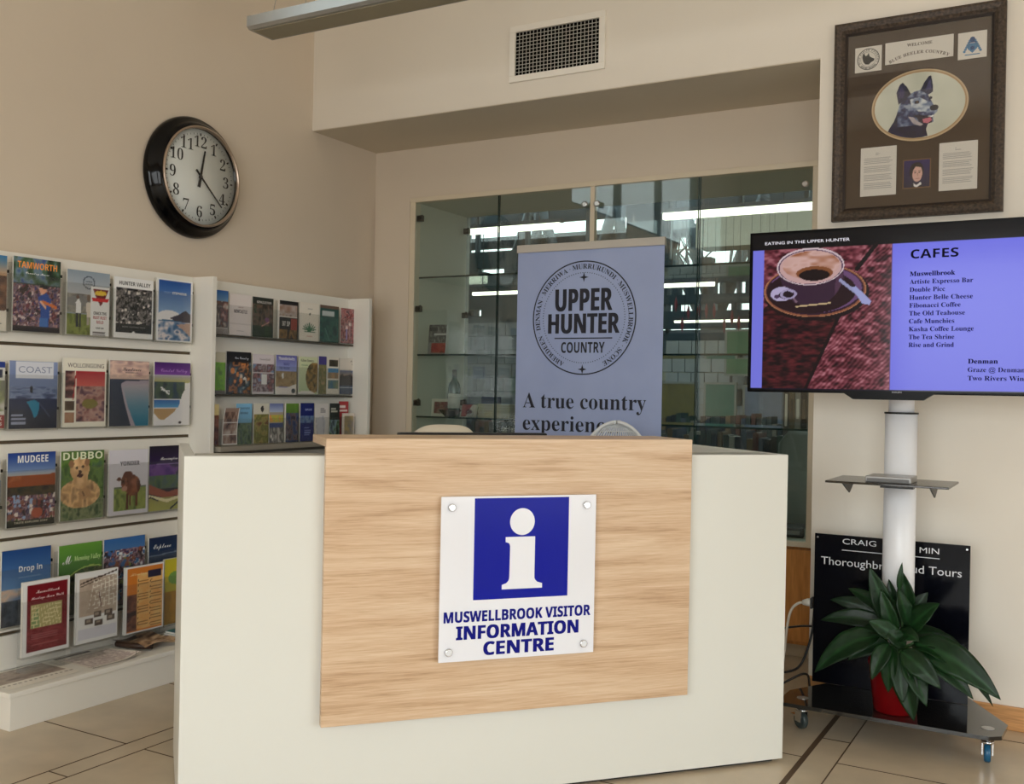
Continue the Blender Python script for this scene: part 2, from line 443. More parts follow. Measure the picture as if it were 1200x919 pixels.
# timber skirting under the framed picture
b = MB(); b.box(-1.05, 3.05, RY-.014, RY, 0, .094)
struct('baseboard_right', b, pine_m, .003)

# ------------------------------------------------------------------ display cabinet set into the niche wall
cab = thing('display_cabinet', 'tall built-in display cabinet with clear glass doors, cream frame and glass shelves', 'cabinet', (-2.405, NY, .56))
CB = 5.66
f = MB()
f.box(-3.62, -3.594, NY, NY+.04, .56, 2.4398); f.box(-1.212, -1.19, NY, NY+.04, .56, 2.4398)
f.box(-3.632, -3.594, NY-.018, NY-.001, .56, 2.4398); f.box(-1.212, -1.176, NY-.018, NY-.001, .56, 2.4398); f.box(-3.632, -1.176, NY-.018, NY-.001, 2.44, 2.468)
f.box(-3.62, -1.19, NY, NY+.04, 2.44, 2.46); f.box(-3.62, -1.19, NY-.016, NY+.04, .56, .585); f.box(-2.421, -2.394, NY-.016, NY+.02, .585, 2.44)
f.build('frame', mat('cabinet_frame', (222, 208, 184), .5), cab, .002)
int_m = mat('cabinet_lining', (206, 204, 188), .55)
f = MB(); f.box(-3.62, -3.594, NY+.04, CB, .56, 2.46); f.build('side_panel', int_m, cab)
f = MB(); f.box(-1.205, -1.19, NY+.04, CB, .56, 2.46); f.build('side_panel', int_m, cab)
f = MB(); f.box(-3.594, -1.205, NY+.04, CB, 2.44, 2.46); f.build('top_panel', int_m, cab)
f = MB(); f.box(-3.594, -1.205, NY+.04, CB, .56, .58); f.build('base_panel', int_m, cab)
for z in (1.981, 1.51, 1.133):
    sh = MB().box(-3.59, -1.21, NY+.03, CB-.03, z, z+.008).build('glass_shelf', clear_mat('shelf_glass', (.86, .92, .90), .052), cab)
    MB().box(-3.59, -1.21, NY+.027, NY+.03, z-.001, z+.009).build('polished_edge', edge_m, sh)
for x0, x1 in ((-3.592, -3.009), (-3.004, -2.423), (-2.392, -1.797), (-1.792, -1.214)):
    d = MB().box(x0, x1, NY-.012, NY-.006, .59, 2.438).build('glass_door', glass_m, cab)
    MB().box(x1-.004 if x1 < -2.5 or -2 < x1 < -1.5 else x0, x1 if x1 < -2.5 or -2 < x1 < -1.5 else x0+.004, NY-.0125, NY-.0055, .59, 2.438).build('polished_edge', edge_m, d)
for x0, x1 in ((-3.59, -2.41), (-2.406, -1.61), (-1.606, -1.21)):
    MB().box(x0, x1, CB-.008, CB-.002, .58, 2.44).build('rear_pane', glass_m, cab)
for x, z in ((-2.442, 2.339), (-2.369, 2.338), (-1.243, 2.35)):
    k = MB(); k.lathe([(.006, NY-.012), (.006, NY-.03), (.016, NY-.032), (.018, NY-.042), (.012, NY-.047)], 16, 'Y', (x, 0, z)); k.build('knob', steel_m, cab)
for z in (2.344, 1.793, 1.222):
    for (x, y) in ((-3.575, NY+.01), (-3.575, 5.63)):
        k = MB(); k.box(x-.018, x+.02, y-.012, y+.012, z-.018, z+.018); k.cyl((x+.005, y-.025, z), (x+.005, y-.005, z), .012, n=12)
        k.tube([(x-.02, y, z+.005), (x+.01, y+.012, z+.022)], .006, 8)
        k.build('hinge', mat('dark_metal', (70, 66, 60), .35, metal=.8), cab)
cb = thing('base_cupboard', 'orange-brown timber cupboard under the glass display cabinet', 'cupboard', (-2.405, 5.3, 0))
MB().box(-3.62, -1.185, NY+.02, CB, .07, .555).build('body', cup_m, cb)
for i in range(3):
    x0 = -3.61+i*.81; d = MB().box(x0, x0+.80, NY-.002, NY+.018, .09, .545).build('door', cup_m, cb, .002)
MB().box(-3.60, -1.2, NY+.06, CB-.02, 0, .07).build('plinth', mat('kick_board', (190, 172, 142), .6), cb)

# ------------------------------------------------------------------ reception desk (local x along its front, y into it)
DW, DR = 2.05, math.radians(49)
desk = thing('reception_desk', 'white reception desk with raised oak-veneer front panel and ledge', 'desk', (-2.281, 2.091, 0), DR)
def D(name, m, boxes, bev=.003, parent=None):
    q = MB()
    for bx in boxes: q.box(*bx)
    return q.build(name, m, parent or desk, bev, local=True)
D('front_panel', white_m, [(0, DW, 0, .032, .012, 1.095)])
D('top_cap', mat('desk_cap', (176, 172, 160), .4), [(.034, DW-.034, .033, .14, 1.07, 1.0945)], .002)
for x0 in (0, DW-.032): D('side_panel', white_m, [(x0, x0+.032, .033, .70, .012, 1.095)])
D('work_surface', white_m, [(.033, DW-.033, .141, .69, .70, .73)])
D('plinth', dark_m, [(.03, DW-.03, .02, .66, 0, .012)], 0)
WX0, WX1 = .403, 1.640
D('veneer_panel', oak_m, [(WX0, WX1, -.040, -.012, .283, 1.149)], .0015)
D('ledge', oak_m, [(WX0, WX1, -.0119, .235, 1.124, 1.149)], .0015)
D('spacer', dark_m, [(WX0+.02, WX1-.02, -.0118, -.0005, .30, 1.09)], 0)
D('ledge_support', white_m, [(WX0+.05, WX1-.05, .04, .075, 1.095, 1.124)], 0)
for z0 in (.42, .30): D('drawer', white_m, [(DW-.55, DW-.06, .60, .66, z0-.14, z0-.03)], .002)

# visitor information sign fixed to the veneer panel
SW, SH = .521, .513
u_ = Vector((math.cos(DR), math.sin(DR), 0)); n_ = Vector((math.sin(DR), -math.cos(DR), 0))
sp = Vector((-2.281, 2.091, 0))+u_*.757+n_*.062
sg = thing('information_sign', 'square white information sign with blue i panel on the oak desk front', 'sign', (sp.x, sp.y, .458), DR)
MB().box(0, SW, 0, .006, 0, SH).build('plate', mat('white_acrylic', (234, 234, 240), .15, coat=.15), sg, .001, local=True)
blue_m = mat('sign_blue', (2, 16, 150), .2, spec=.22)
white_ink = mat('white_ink', (236, 236, 242), .2); navy = mat('navy_ink', (10, 14, 122), .4, spec=.15)
def SX(u): return u*SW
def SZ(v): return SH*(1-v)
MB().box(SX(.207), SX(.817), -.0006, .0, SZ(.632), SZ(.012)).build('blue_square', blue_m, sg, local=True)
q = MB()
st = [(.406, .253), (.596, .253), (.596, .510), (.603, .525), (.615, .536), (.647, .546), (.647, .574), (.387, .574), (.387, .546), (.415, .537), (.428, .523), (.434, .505), (.436, .31), (.432, .297), (.424, .289), (.406, .284)]
q.prism([(SX(a), SZ(b)) for a, b in reversed(st)], -.0014, -.0006)
q.prism([(SX(.512)+.0415*math.cos(t), SZ(.16)+.0425*math.sin(t)) for t in [2*math.pi*k/48 for k in range(48)]], -.0014, -.0006)
q.build('letter_i', white_ink, sg, local=True)
t = Text()
for i_, (ex_, ez_) in enumerate(((-.0008, -.0005), (.0008, .0005), (-.0008, .0005), (.0008, -.0005))):
    t.line('MUSWELLBROOK VISITOR', SX(.5)+ex_, SZ(.762)+ez_, .0325, 'bold', SX(.945), 'C', y=-.0012-.00003*i_); t.line('INFORMATION', SX(.5)+ex_*2, SZ(.868)+ez_, .0405, 'bold', SX(.785), 'C', y=-.0012-.00003*i_); t.line('CENTRE', SX(.505)+ex_*2, SZ(.970)+ez_, .0405, 'bold', SX(.45), 'C', y=-.0012-.00003*i_)
t.build(navy, sg)
for a, b_ in ((.065, .065), (.935, .065), (.06, .94), (.93, .94)):
    q = MB(); q.lathe([(.006, .022), (.006, 0), (.0125, -.001), (.0125, -.006), (.010, -.008)], 20, 'Y', (SX(a), 0, SZ(b_)))
    q.build('standoff', chrome_m, sg, local=True)

# computer screen and chairs behind the desk
mo = thing('monitor', 'black computer screen just showing above the rear of the oak ledge', 'monitor', tuple(Vector((-2.281, 2.091, 0))+u_*1.03-n_*.50)[:2]+(.73,), DR)
MB().box(-.285, .285, -.02, .02, .06, .416).build('housing', black_m, mo, .006, local=True)
MB().box(-.27, .27, .0201, .0206, .08, .40).build('screen', blk_gloss, mo, local=True)
MB().box(-.03, .03, -.045, -.02, .01, .22).build('stem', black_m, mo, .003, local=True)
MB().lathe([(.0, 0), (.11, 0), (.11, .008), (.05, .014), (0, .014)], 28).build('foot', black_m, mo, local=True)

def chair(name, label, loc, rz, m, w_=.46, top=.70, mesh_back=False, legm=None, group=None):
    c = thing(name, label, 'chair', loc, rz, group)
    seat = MB(); rings = []
    for k in range(9):
        a = -1+k/4.0; rings.append([(w_/2*math.sin(math.pi/2*a)*1.0, yy, .44+.012*abs(a)**3+(.02 if yy > .18 else 0)) for yy in (-.21, -.1, 0, .1, .2)])
    top_ = [[p for p in r] for r in rings]; bot = [[(x, y, z-.03) for x, y, z in r] for r in rings]
    vs = [p for r in top_ for p in r]+[p for r in bot for p in r]; n = 9; mm = 5; fs = []
    for i in range(n-1):
        for j in range(mm-1):
            a = i*mm+j; fs.append((a, a+1, a+mm+1, a+mm)); fs.append((a+n*mm, a+mm+n*mm, a+mm+1+n*mm, a+1+n*mm))
    for i in range(n-1):
        for j in (0, mm-1): a = i*mm+j; fs.append((a, a+mm, a+mm+n*mm, a+n*mm))
    for j in range(mm-1):
        for i in (0, n-1): a = i*mm+j; fs.append((a, a+1, a+1+n*mm, a+n*mm))
    seat.add(vs, fs, True); seat.build('seat', m, c, local=True)
    bk = MB(); NU, NV = 20, 14
    def P(u, v, t):
        v = 1-(1-v)**2.2 if mesh_back else v; hw = w_/2*(1-.08*v)*(1 if v < .55 else math.sqrt(max(0.004, 1-((v-.55)/.45)**2)) if mesh_back else (1-.35*((v-.75)/.25)**4))
        x = hw*(2*u-1); return (x, .20+.05*v-.05*(2*u-1)**2+t, .47+(top-.47)*v-(0 if mesh_back else .03*(2*u-1)**4*(v > .9)))
    if not mesh_back:
        vs = [P(u/NU, v/NV, tt) for tt in (0, .018) for v in range(NV+1) for u in range(NU+1)]; K = (NU+1)*(NV+1); fs = []
        for v in range(NV):
            for u in range(NU):
                a = v*(NU+1)+u; fs.append((a, a+1, a+NU+2, a+NU+1)); fs.append((a+K, a+K+NU+1, a+K+NU+2, a+K+1))
        for v in range(NV):
            for u in (0, NU): a = v*(NU+1)+u; fs.append((a, a+NU+1, a+K+NU+1, a+K))
        for u in range(NU):
            for v in (0, NV): a = v*(NU+1)+u; fs.append((a, a+K, a+K+1, a+1))
        bk.add(vs, fs, True)
    else:
        for u in range(0, NU+1): bk.tube([P(u/NU, v/NV, .01) for v in range(NV+1)], .0035 if 0 < u < NU else .009, 6)
        for v in range(1, NV+1): bk.tube([P(u/NU, v/NV, .01) for u in range(NU+1)], .0035 if v < NV else .009, 6)
    bk.build('backrest', m, c, local=True)
    lm = legm or steel_m
    MB().cyl((0, 0, .10), (0, 0, .41), .026).build('column', lm, c, local=True)
    for k in range(5):
        a = 2*math.pi*k/5+.3; ex, ey = .27*math.cos(a), .27*math.sin(a)
        lg = MB().tube([(0, 0, .11), (ex*.6, ey*.6, .095), (ex, ey, .07)], [.022, .018, .014], 8).build('leg', lm, c, local=True)
        MB().lathe([(.012, -.014), (.03, -.012), (.03, .012), (.012, .014)], 16, 'Y', (ex, ey, .03)).build('castor', black_m, lg, local=True)
    MB().box(-.1, .1, .16, .215, .40, .50).build('bracket', lm, c, .004, local=True)
    return c
chair('office_chair', 'cream moulded chair behind the desk, its back just showing left of the dark screen', (-2.46, 3.62, 0), DR+math.pi+2.6, mat('cream_shell', (226, 214, 192), .45), .44, 1.145)
chair('office_chair', 'white lattice-backed chair with rounded top showing in front of the banner', (-1.875, 4.15, 0), DR+math.pi+2.5, mat('white_mesh', (226, 228, 230), .5), .40, 1.168, True)

# ------------------------------------------------------------------ roll-up banner
ban = thing('rollup_banner', 'tall pale-blue roll-up banner in front of the display cabinet', 'banner', (-2.715, 4.8, 0))
BW = .842
MB().box(-.02, BW+.02, -.06, .06, .0, .07).build('cassette_base', steel_m, ban, .01, local=True)
cv = Pic(40, 100, (132, 146, 186)).g(0, .25, (112, 128, 172), (138, 152, 190)).g(.25, 1, (138, 152, 190), (160, 168, 200))
MB().box(0, BW, 0, .002, .07, 2.06).build('fabric', mat('banner_cloth', (160, 174, 216), .6, noise=.02, nscale=3.0, rgb2=(167, 181, 220)), ban, local=True)
MB().box(-.004, BW+.004, -.010, .012, 2.05, 2.092).build('top_rail', mat('banner_rail', (196, 190, 182), .4), ban, .004, local=True)
MB().cyl((BW/2, .04, .07), (BW/2, .02, 2.06), .009).build('support_pole', steel_m, ban, local=True)
ink = mat('banner_ink', (26, 28, 44), .6)
cx, cz, R = .398, 1.694, .299
q = MB()
def ringq(mb, cx, cz, r0, r1, n=96, y=-.0014):
    vs = []; 
    for k in range(n):
        a = 2*math.pi*k/n; vs += [(cx+r0*math.cos(a), y, cz+r0*math.sin(a)), (cx+r1*math.cos(a), y, cz+r1*math.sin(a))]
    mb.add(vs, [(2*k, 2*k+1, (2*k+3) % (2*n), (2*k+2) % (2*n)) for k in range(n)])
ringq(q, cx, cz, R-.0065, R)
for k in range(110):
    a = 2*math.pi*k/110; x, z = cx+.236*math.cos(a), cz+.236*math.sin(a); q.quad((x-.0022, -.0014, z-.0022), (x+.0022, -.0014, z-.0022), (x+.0022, -.0014, z+.0022), (x-.0022, -.0014, z+.0022))
for zz in (cz+.212, cz-.270):
    st = []
    for k in range(8):
        a = math.pi*k/4; rr_ = .026 if k % 2 == 0 else .008; st.append((cx+rr_*math.sin(a), zz+rr_*math.cos(a)))
    q.prism(list(reversed(st)), -.0016, -.0012)
q.box(cx-.166, cx+.168, -.0016, -.0012, 1.584, 1.590)
q.build('emblem', ink, ban, local=True)
t = Text()
for k_, e_ in enumerate((-.003, .003)):
    t.line('UPPER', cx+e_, 1.731, .113, 'bold', .326, 'C', y=-.0014-.0001*k_); t.line('HUNTER', cx+.001+e_, 1.613, .101, 'bold', .408, 'C', y=-.0014-.0001*k_)
t.line('COUNTRY', cx, 1.511, .054, 'bold', .252, 'C', .004)
d2r = math.radians
t.arc('DENMAN · MERRIWA · MURRURUNDI', cx, cz, .257, .026, d2r(-104), d2r(42), 'serif')
t.arc('· MUSWELLBROOK · SCONE', cx, cz, .257, .026, d2r(44), d2r(154), 'serif'); t.arc('ABERDEEN ·', cx, cz, .257, .026, d2r(204), d2r(254), 'serif')
t.line('A true country', .047, 1.217, .081, 'serif', .712, 'L', -.003); t.line('experience.', .049, 1.097, .081, 'serif', .56, 'L', -.003)
t.build(ink, ban)

# ------------------------------------------------------------------ wall clock
ck = thing('wall_clock', 'round black wall clock with white face and bronze rim', 'clock', (LX, 3.592, 2.33), math.pi/2)
MB().lathe([(.0, 0), (.292, 0), (.299, -.010), (.298, -.026), (.288, -.044), (.272, -.050), (.266, -.066), (.252, -.080), (.243, -.084), (.236, -.078), (.234, -.06), (0, -.06)], 72, 'Y').build('case', mat('black_lacquer', (6, 6, 8), .10, spec=.25), ck, local=True)
MB().lathe([(.234, -.078), (.237, -.091), (.242, -.093), (.247, -.088), (.246, -.080)], 72, 'Y', cap=False).build('rim', mat('bronze', (176, 158, 142), .3, metal=.8), ck, local=True)
MB().lathe([(0, -.064), (.235, -.064), (.235, -.060), (0, -.060)], 72, 'Y').build('dial', mat('dial_white', (238, 240, 236), .5), ck, local=True)
cki = mat('clock_ink', (16, 15, 16), .5)
t = Text()
for h in range(1, 13):
    a = math.radians(30*h); t.line(str(h), .172*math.sin(a), .172*math.cos(a)-.026, .055, 'serif', None, 'C', -.010, y=-.066)
for k in range(60):
    a = 2*math.pi*k/60; c_, s_ = math.cos(a), math.sin(a); r0_, r1_, hw = (.203, .217, .0042) if k % 5 == 0 else (.207, .215, .0012)
    t.mb.add([(r*s_+sg_*hw*c_, -.066, r*c_-sg_*hw*s_) for r, sg_ in ((r0_, -1), (r1_, -1), (r1_, 1), (r0_, 1))], [(0, 1, 2, 3)])
t.build(cki, ck, 'numerals')
def hand(name, ang, ln, tail, w_, y):
    a = math.radians(ang); q = MB(); s_, c_ = math.sin(a), math.cos(a)
    pts = [(-w_*1.3, -tail), (w_*1.3, -tail), (w_, 0), (w_*.6, ln), (-w_*.6, ln), (-w_, 0)]
    q.prism([(x*c_+z*s_, -x*s_+z*c_) for x, z in pts], y-.002, y); q.build(name, cki, ck, local=True)
hand('hour_hand', 11, .135, .052, .0065, -.070); hand('minute_hand', 133, .190, .045, .0045, -.074)
MB().lathe([(0, -.077), (.009, -.077), (.009, -.066), (0, -.066)], 20, 'Y').build('hub', cki, ck, local=True)
MB().lathe([(0, -.086), (.10, -.0865), (.18, -.086), (.236, -.082)], 48, 'Y', cap=False).build('crystal', clear_mat('crystal', (.97, .98, .98), .045), ck, local=True)

# ------------------------------------------------------------------ air vent
vt = thing('air_vent', 'white framed square-mesh air vent on the bulkhead', 'vent', (-2.607, RY, 2.872))
VW, VH = .532, .284
vw = mat('vent_white', (238, 232, 222), .45); q = MB()
for b_ in ((0, VW, -.014, 0, 0, .032), (0, VW, -.014, 0, VH-.032, VH), (0, .032, -.014, 0, .032, VH-.032), (VW-.032, VW, -.014, 0, .032, VH-.032)): q.box(*b_)
q.build('frame', vw, vt, .002, local=True)
q = MB()
for i in range(1, 23): x = .032+(VW-.064)*i/23; q.box(x-.0011, x+.0011, -.005, -.0025, .032, VH-.032)
for i in range(1, 12): z = .032+(VH-.064)*i/12; q.box(.032, VW-.032, -.004, -.001, z-.0011, z+.0011)
q.build('grille', mat('grille_white', (196, 192, 182), .5), vt, local=True)
MB().box(.03, VW-.03, -.0008, -.0002, .03, VH-.03).build('duct_shade', mat('duct_black', (8, 8, 7), .9, spec=.1), vt, local=True)  # flat black sheet stands in for the unlit depth of the duct

# ------------------------------------------------------------------ pendant light, off
pl = thing('pendant_light', 'long grey aluminium pendant light hanging from thin wires', 'ceiling light', (-3.315, 3.44, 2.9))
al = mat('light_aluminium', (168, 168, 166), .35, metal=.75)
MB().prism([(-.088, .012), (-.075, 0), (.075, 0), (.088, .012), (.088, .058), (-.088, .058)], 0, 2.6).build('housing', al, pl, local=True).rotation_euler = (0, 0, -math.pi/2)
MB().box(.02, 2.58, -.06, .06, -.004, .0005).build('diffuser', mat('diffuser_off', (150, 142, 120), .6), pl, local=True)
for x in (.14, 2.4):
    q = MB(); q.tube([(x, -.07, .058), (x+.04, 0, .5), (x+.04, 0, 1.3)], .0016, 6); q.tube([(x+.08, .07, .058), (x+.04, 0, .5)], .0016, 6); q.build('suspension_wire', steel_m, pl, local=True)

# ------------------------------------------------------------------ framed picture
fp = thing('framed_picture', 'brown framed display of a blue heeler dog portrait and text cards on the wall', 'picture', (-.985, RY, 2.056))
FW, FH, MT = .665, .843, .050
fr_m = mat('dark_frame', (46, 36, 29), .5, noise=.45, nscale=90, rgb2=(74, 60, 48), bump=.35)
q = MB()
def strip(p0, p1, p2, p3, prof):
    pass
prof = [(0, 0), (0, -.030), (.012, -.036), (.030, -.030), (.040, -.022), (MT, -.016), (MT, 0)]
rings = []
for (x, z, dx, dz) in ((0, 0, 1, 1), (FW, 0, -1, 1), (FW, FH, -1, -1), (0, FH, 1, -1)): rings.append([(x+dx*a, y, z+dz*a) for a, y in prof])
q.rings(rings+[rings[0]], cap=False, close=True, smooth=False)
q.build('frame', fr_m, fp, local=True)
inr = MB(); rings = []
for (x, z, dx, dz) in ((MT-.006, MT-.006, 1, 1), (FW-MT+.006, MT-.006, -1, 1), (FW-MT+.006, FH-MT+.006, -1, -1), (MT-.006, FH-MT+.006, 1, -1)): rings.append([(x+dx*a, y, z+dz*a) for a, y in ((0, -.0005), (0, -.022), (.009, -.017), (.009, -.0005))])
inr.rings(rings+[rings[0]], cap=False, smooth=False).build('inner_slip', mat('slip_brown', (30, 16, 12), .35), fp, local=True)
MB().box(MT, FW-MT, -.008, -.0005, MT, FH-MT).build('mat_board', mat('mat_brown', (74, 58, 44), .8, noise=.06, nscale=120), fp, local=True)
card_m = mat('card_white', (228, 222, 212), .6)
def card(x0, x1, z0, z1, name='card', m=card_m, y=-.0102): return MB().box(x0, x1, y, -.008, z0, z1).build(name, m, fp, local=True)
grey_ink = mat('grey_ink', (120, 114, 108), .7); brn_ink = mat('brown_ink', (84, 66, 52), .7); blk_ink = mat('black_ink', (20, 19, 20), .7)
# logo card
c = card(.083, .191, .630, .736); q = MB(); ringq(q, .137, .683, .0425, .0455, y=-.0106); ringq(q, .137, .683, .030, .0312, y=-.0106)
q.prism(list(reversed([(.117, .673), (.112, .692), (.117, .712), (.126, .697), (.133, .700), (.138, .710), (.142, .695), (.150, .688), (.162, .682), (.160, .674), (.147, .668), (.140, .660), (.125, .662)])), -.0110, -.0102)
q.build('dog_head_logo', blk_ink, fp, local=True)
t = Text(); t.arc('BLUE HEELER COUNTRY', .137, .683, .0345, .007, d2r(-120), d2r(120), 'bold', y=-.0107); t.arc('MUSWELLBROOK', .137, .683, .0345, .007, d2r(130), d2r(230), 'bold', y=-.0107); t.build(blk_ink, fp)
# welcome card
card(.205, .470, .648, .739)
t = Text(); t.line('WELCOME', .340, .712, .0125, 'serif', .098, 'C', y=-.0107, off=.01); t.arc('BLUE HEELER COUNTRY', .338, .43, .248, .0125, d2r(-27.5), d2r(27.5), 'serif', off=.01, y=-.0107); t.build(brn_ink, fp)
# crest card
c = card(.487, .594, .628, .736)
cr_m = mat('crest_blue', (74, 128, 172), .6); cr_d = mat('crest_navy', (36, 74, 124), .6)
q = MB()
q.prism(list(reversed([(.523, .690), (.559, .690), (.559, .668), (.541, .650), (.523, .668)])), -.0107, -.0102)
for s_ in (-1, 1):
    for k in range(6):
        a = k*.35; x, z = .541+s_*(.030-.004*k), .658+.0085*k; q.prism([(x+.0055*math.cos(b), z+.005*math.sin(b)) for b in [2*math.pi*j/8 for j in range(8)]], -.0107, -.0102)
q.box(.513, .569, -.0107, -.0102, .642, .646); q.build('crest', cr_m, fp, local=True)
q = MB(); q.prism([(.541+.010*math.cos(b), .705+.011*math.sin(b)) for b in [2*math.pi*j/12 for j in range(12)]], -.0111, -.0102)
q.box(.527, .555, -.0111, -.0102, .692, .696); q.prism([(.541+.008*math.cos(b), .670+.008*math.sin(b)) for b in [2*math.pi*j/12 for j in range(12)]], -.0111, -.0102)
q.build('crest_detail', cr_d, fp, local=True)
# oval portrait of the dog
ox, oz, orx, orz = .343, .463, .188, .148
def oval(rx, rz, n=64): return [(ox+rx*math.cos(2*math.pi*k/n), oz+rz*math.sin(2*math.pi*k/n)) for k in range(n)]
MB().prism(oval(orx, orz), -.0125, -.008).build('oval_mount', mat('oval_cream', (206, 180, 142), .6), fp, local=True)
q = MB(); a_, b_ = oval(orx-.0065, orz-.0065), oval(orx-.011, orz-.011); n = 64
q.add([(x, -.0129, z) for x, z in a_]+[(x, -.0129, z) for x, z in b_], [(i, (i+1) % n, n+(i+1) % n, n+i) for i in range(n)]); q.build('oval_bevel', mat('oval_tan', (176, 142, 98), .6), fp, local=True)
PW, PH = 168, 132
P = Pic(PW, PH, (206, 206, 190)).n(0, 0, 1, 1, [(196, 198, 182), (212, 212, 198)], 4, 3, 5)
FUR = [(22, 24, 62), (44, 52, 92), (92, 106, 138), (150, 160, 178)]
DK = [(14, 14, 44), (30, 32, 70)]
m0 = P.a.copy()
def poly(pts):
    z = Pic(PW, PH, (0, 0, 0)); z.p(pts, (1, 1, 1)); return z.a[..., 0] > 0
body = poly([(.13, .93), (.17, .82), (.22, .72), (.25, .62), (.28, .47), (.34, .36), (.44, .29), (.52, .27), (.58, .30), (.61, .40), (.66, .52), (.70, .56), (.70, .63), (.66, .68), (.66, .78), (.60, .80), (.58, .88), (.60, .98), (.45, 1.02), (.25, 1.0)])
P.n(0, 0, 1, 1, FUR, 22, 18, 4, body)
P.n(0, 0, 1, 1, DK, 14, 14, 6, body & ((P.Y > .80) | (P.X < .26)))
earL = poly([(.27, .46), (.245, .28), (.28, .16), (.315, .13), (.36, .20), (.41, .32), (.34, .40)]); earR = poly([(.51, .28), (.55, .17), (.60, .08), (.625, .07), (.645, .18), (.65, .32), (.60, .36)])
P.n(0, 0, 1, 1, DK, 10, 10, 8, earL | earR)
P.p([(.275, .36), (.27, .26), (.30, .19), (.335, .26), (.325, .36)], (52, 46, 88)); P.p([(.57, .28), (.60, .15), (.625, .14), (.63, .28)], (58, 54, 100))
P.n(0, 0, 1, 1, [(96, 112, 144), (176, 186, 198), (210, 214, 214)], 20, 18, 11, poly([(.40, .40), (.50, .38), (.60, .46), (.66, .56), (.62, .62), (.50, .60), (.42, .55)]))
P.n(0, 0, 1, 1, [(150, 140, 150), (196, 186, 186)], 14, 14, 12, poly([(.38, .66), (.44, .68), (.50, .76), (.55, .80), (.52, .82), (.44, .78)]))
P.e(.475, .455, .028, .026, (20, 18, 40)); P.e(.48, .45, .010, .010, (96, 70, 50)); P.e(.625, .41, .018, .022, (20, 18, 40))
P.e(.665, .565, .048, .045, (14, 14, 34)); P.l(.46, .66, .64, .70, .012, (24, 18, 40)); P.p([(.47, .68), (.62, .70), (.655, .70), (.64, .79), (.56, .80), (.50, .75)], (36, 22, 44))
P.p([(.54, .72), (.63, .705), (.645, .75), (.60, .79), (.55, .775)], (196, 110, 128)); P.p([(.60, .685), (.66, .675), (.655, .71), (.63, .70)], (236, 236, 236))
inside = ((P.X-.5)/.5)**2+((P.Y-.5)/.5)**2 < 1
po = printed(fp, P, (orx-.013)*2, (orz-.013)*2, ox-orx+.013, oz-orz+.013, -.0129, 1.15, attr_mat('photo_print', .3), 'dog_photograph')
bm = bmesh.new(); bm.from_mesh(po.data)
bmesh.ops.delete(bm, geom=[v for v in bm.verts if ((v.co.x-ox)/(orx-.0112))**2+((v.co.z-oz)/(orz-.0112))**2 > 1], context='VERTS'); bm.to_mesh(po.data); bm.free()
# text cards and the small portrait
for (x0, x1, z0, z1, sd) in ((.114, .258, .101, .306, 1), (.424, .568, .100, .296, 2)):
    card(x0, x1, z0, z1, 'text_card'); rs = random.Random(sd); t = Text(); z = z1-.030; t.bars([])
    hh = (z1-z0-.05)/22
    for k in range(22):
        if k in (2, 7, 12, 17): continue
        zz = z1-.024-k*hh; q_ = .06 if k < 2 else .014
        t.mb.quad((x0+q_, -.0106, zz-hh*.42), (x1-q_-rs.random()*.02, -.0106, zz-hh*.42), (x1-q_-rs.random()*.02, -.0106, zz), (x0+q_, -.0106, zz))
    t.build(mat('pale_ink', (176, 170, 164), .7), fp, 'printed_lines')
P = Pic(56, 58, (34, 22, 78)).g(0, 1, (40, 28, 92), (22, 14, 52))
P.e(.5, .42, .27, .34, (26, 14, 22)); P.e(.52, .50, .19, .30, (214, 170, 156)); P.p([(.26, .36), (.34, .14), (.62, .10), (.74, .30), (.60, .27), (.46, .24), (.36, .38), (.33, .58)], (26, 15, 20))
P.e(.44, .46, .035, .02, (30, 20, 30)); P.e(.60, .46, .035, .02, (30, 20, 30)); P.l(.53, .47, .55, .60, .012, (176, 126, 112)); P.l(.47, .68, .60, .68, .013, (150, 70, 80)); P.l(.39, .41, .48, .40, .012, (40, 22, 24)); P.l(.56, .40, .65, .41, .012, (40, 22, 24))
P.p([(.28, 1), (.36, .80), (.50, .90), (.66, .78), (.74, 1)], (20, 16, 34)); P.p([(.38, .84), (.50, .92), (.66, .80), (.68, .90), (.50, 1), (.40, .95)], (232, 228, 226))
card(.284, .393, .120, .240, 'portrait_mount', mat('gold_edge', (120, 84, 44), .4)); printed(fp, P, .101, .112, .288, .124, -.0107, 1.1, attr_mat('photo_print', .3), 'man_portrait')
MB().box(MT+.004, FW-MT-.004, -.0155, -.0145, MT+.004, FH-MT-.004).build('glazing', clear_mat('picture_glass', (.97, .97, .97), .04, .03), fp, local=True)

# ------------------------------------------------------------------ screen on a wheeled stand
TVX = -1.2; TVY = 4.0
TW, TH = 1.12, .634
tv = thing('television', 'wide black flat screen showing a list of cafes beside a coffee cup', 'television', (TVX, TVY, 1.319))
MB().box(0, TW, .004, .045, 0, TH).build('housing', mat('tv_black', (6, 6, 8), .3, spec=.12), tv, .004, local=True)
MB().prism([(.24, .62), (.30, .60), (.88, .60), (.88, .20), (.24, .20)], .045, .07).build('rear_cover', black_m, tv, local=True)
q = MB(); q.prism([(.37, .004), (.41, -.022), (.66, -.022), (.70, .004)], .004, .03); q.build('sensor_bar', mat('tv_black'), tv, local=True)
P = Pic(380, 200, (118, 118, 226))
# layout: u over 1.09 m, v over .61 m
UX0, UX1, VZ0, VZ1 = .014, 1.106, .011, .622
def U(x): return (x-TVX-UX0)/(UX1-UX0)
def V(z): return 1-(z-1.319-VZ0)/(VZ1-VZ0)
P.g(0, 1, (116, 118, 236), (106, 108, 226)); vt0 = V(1.880)
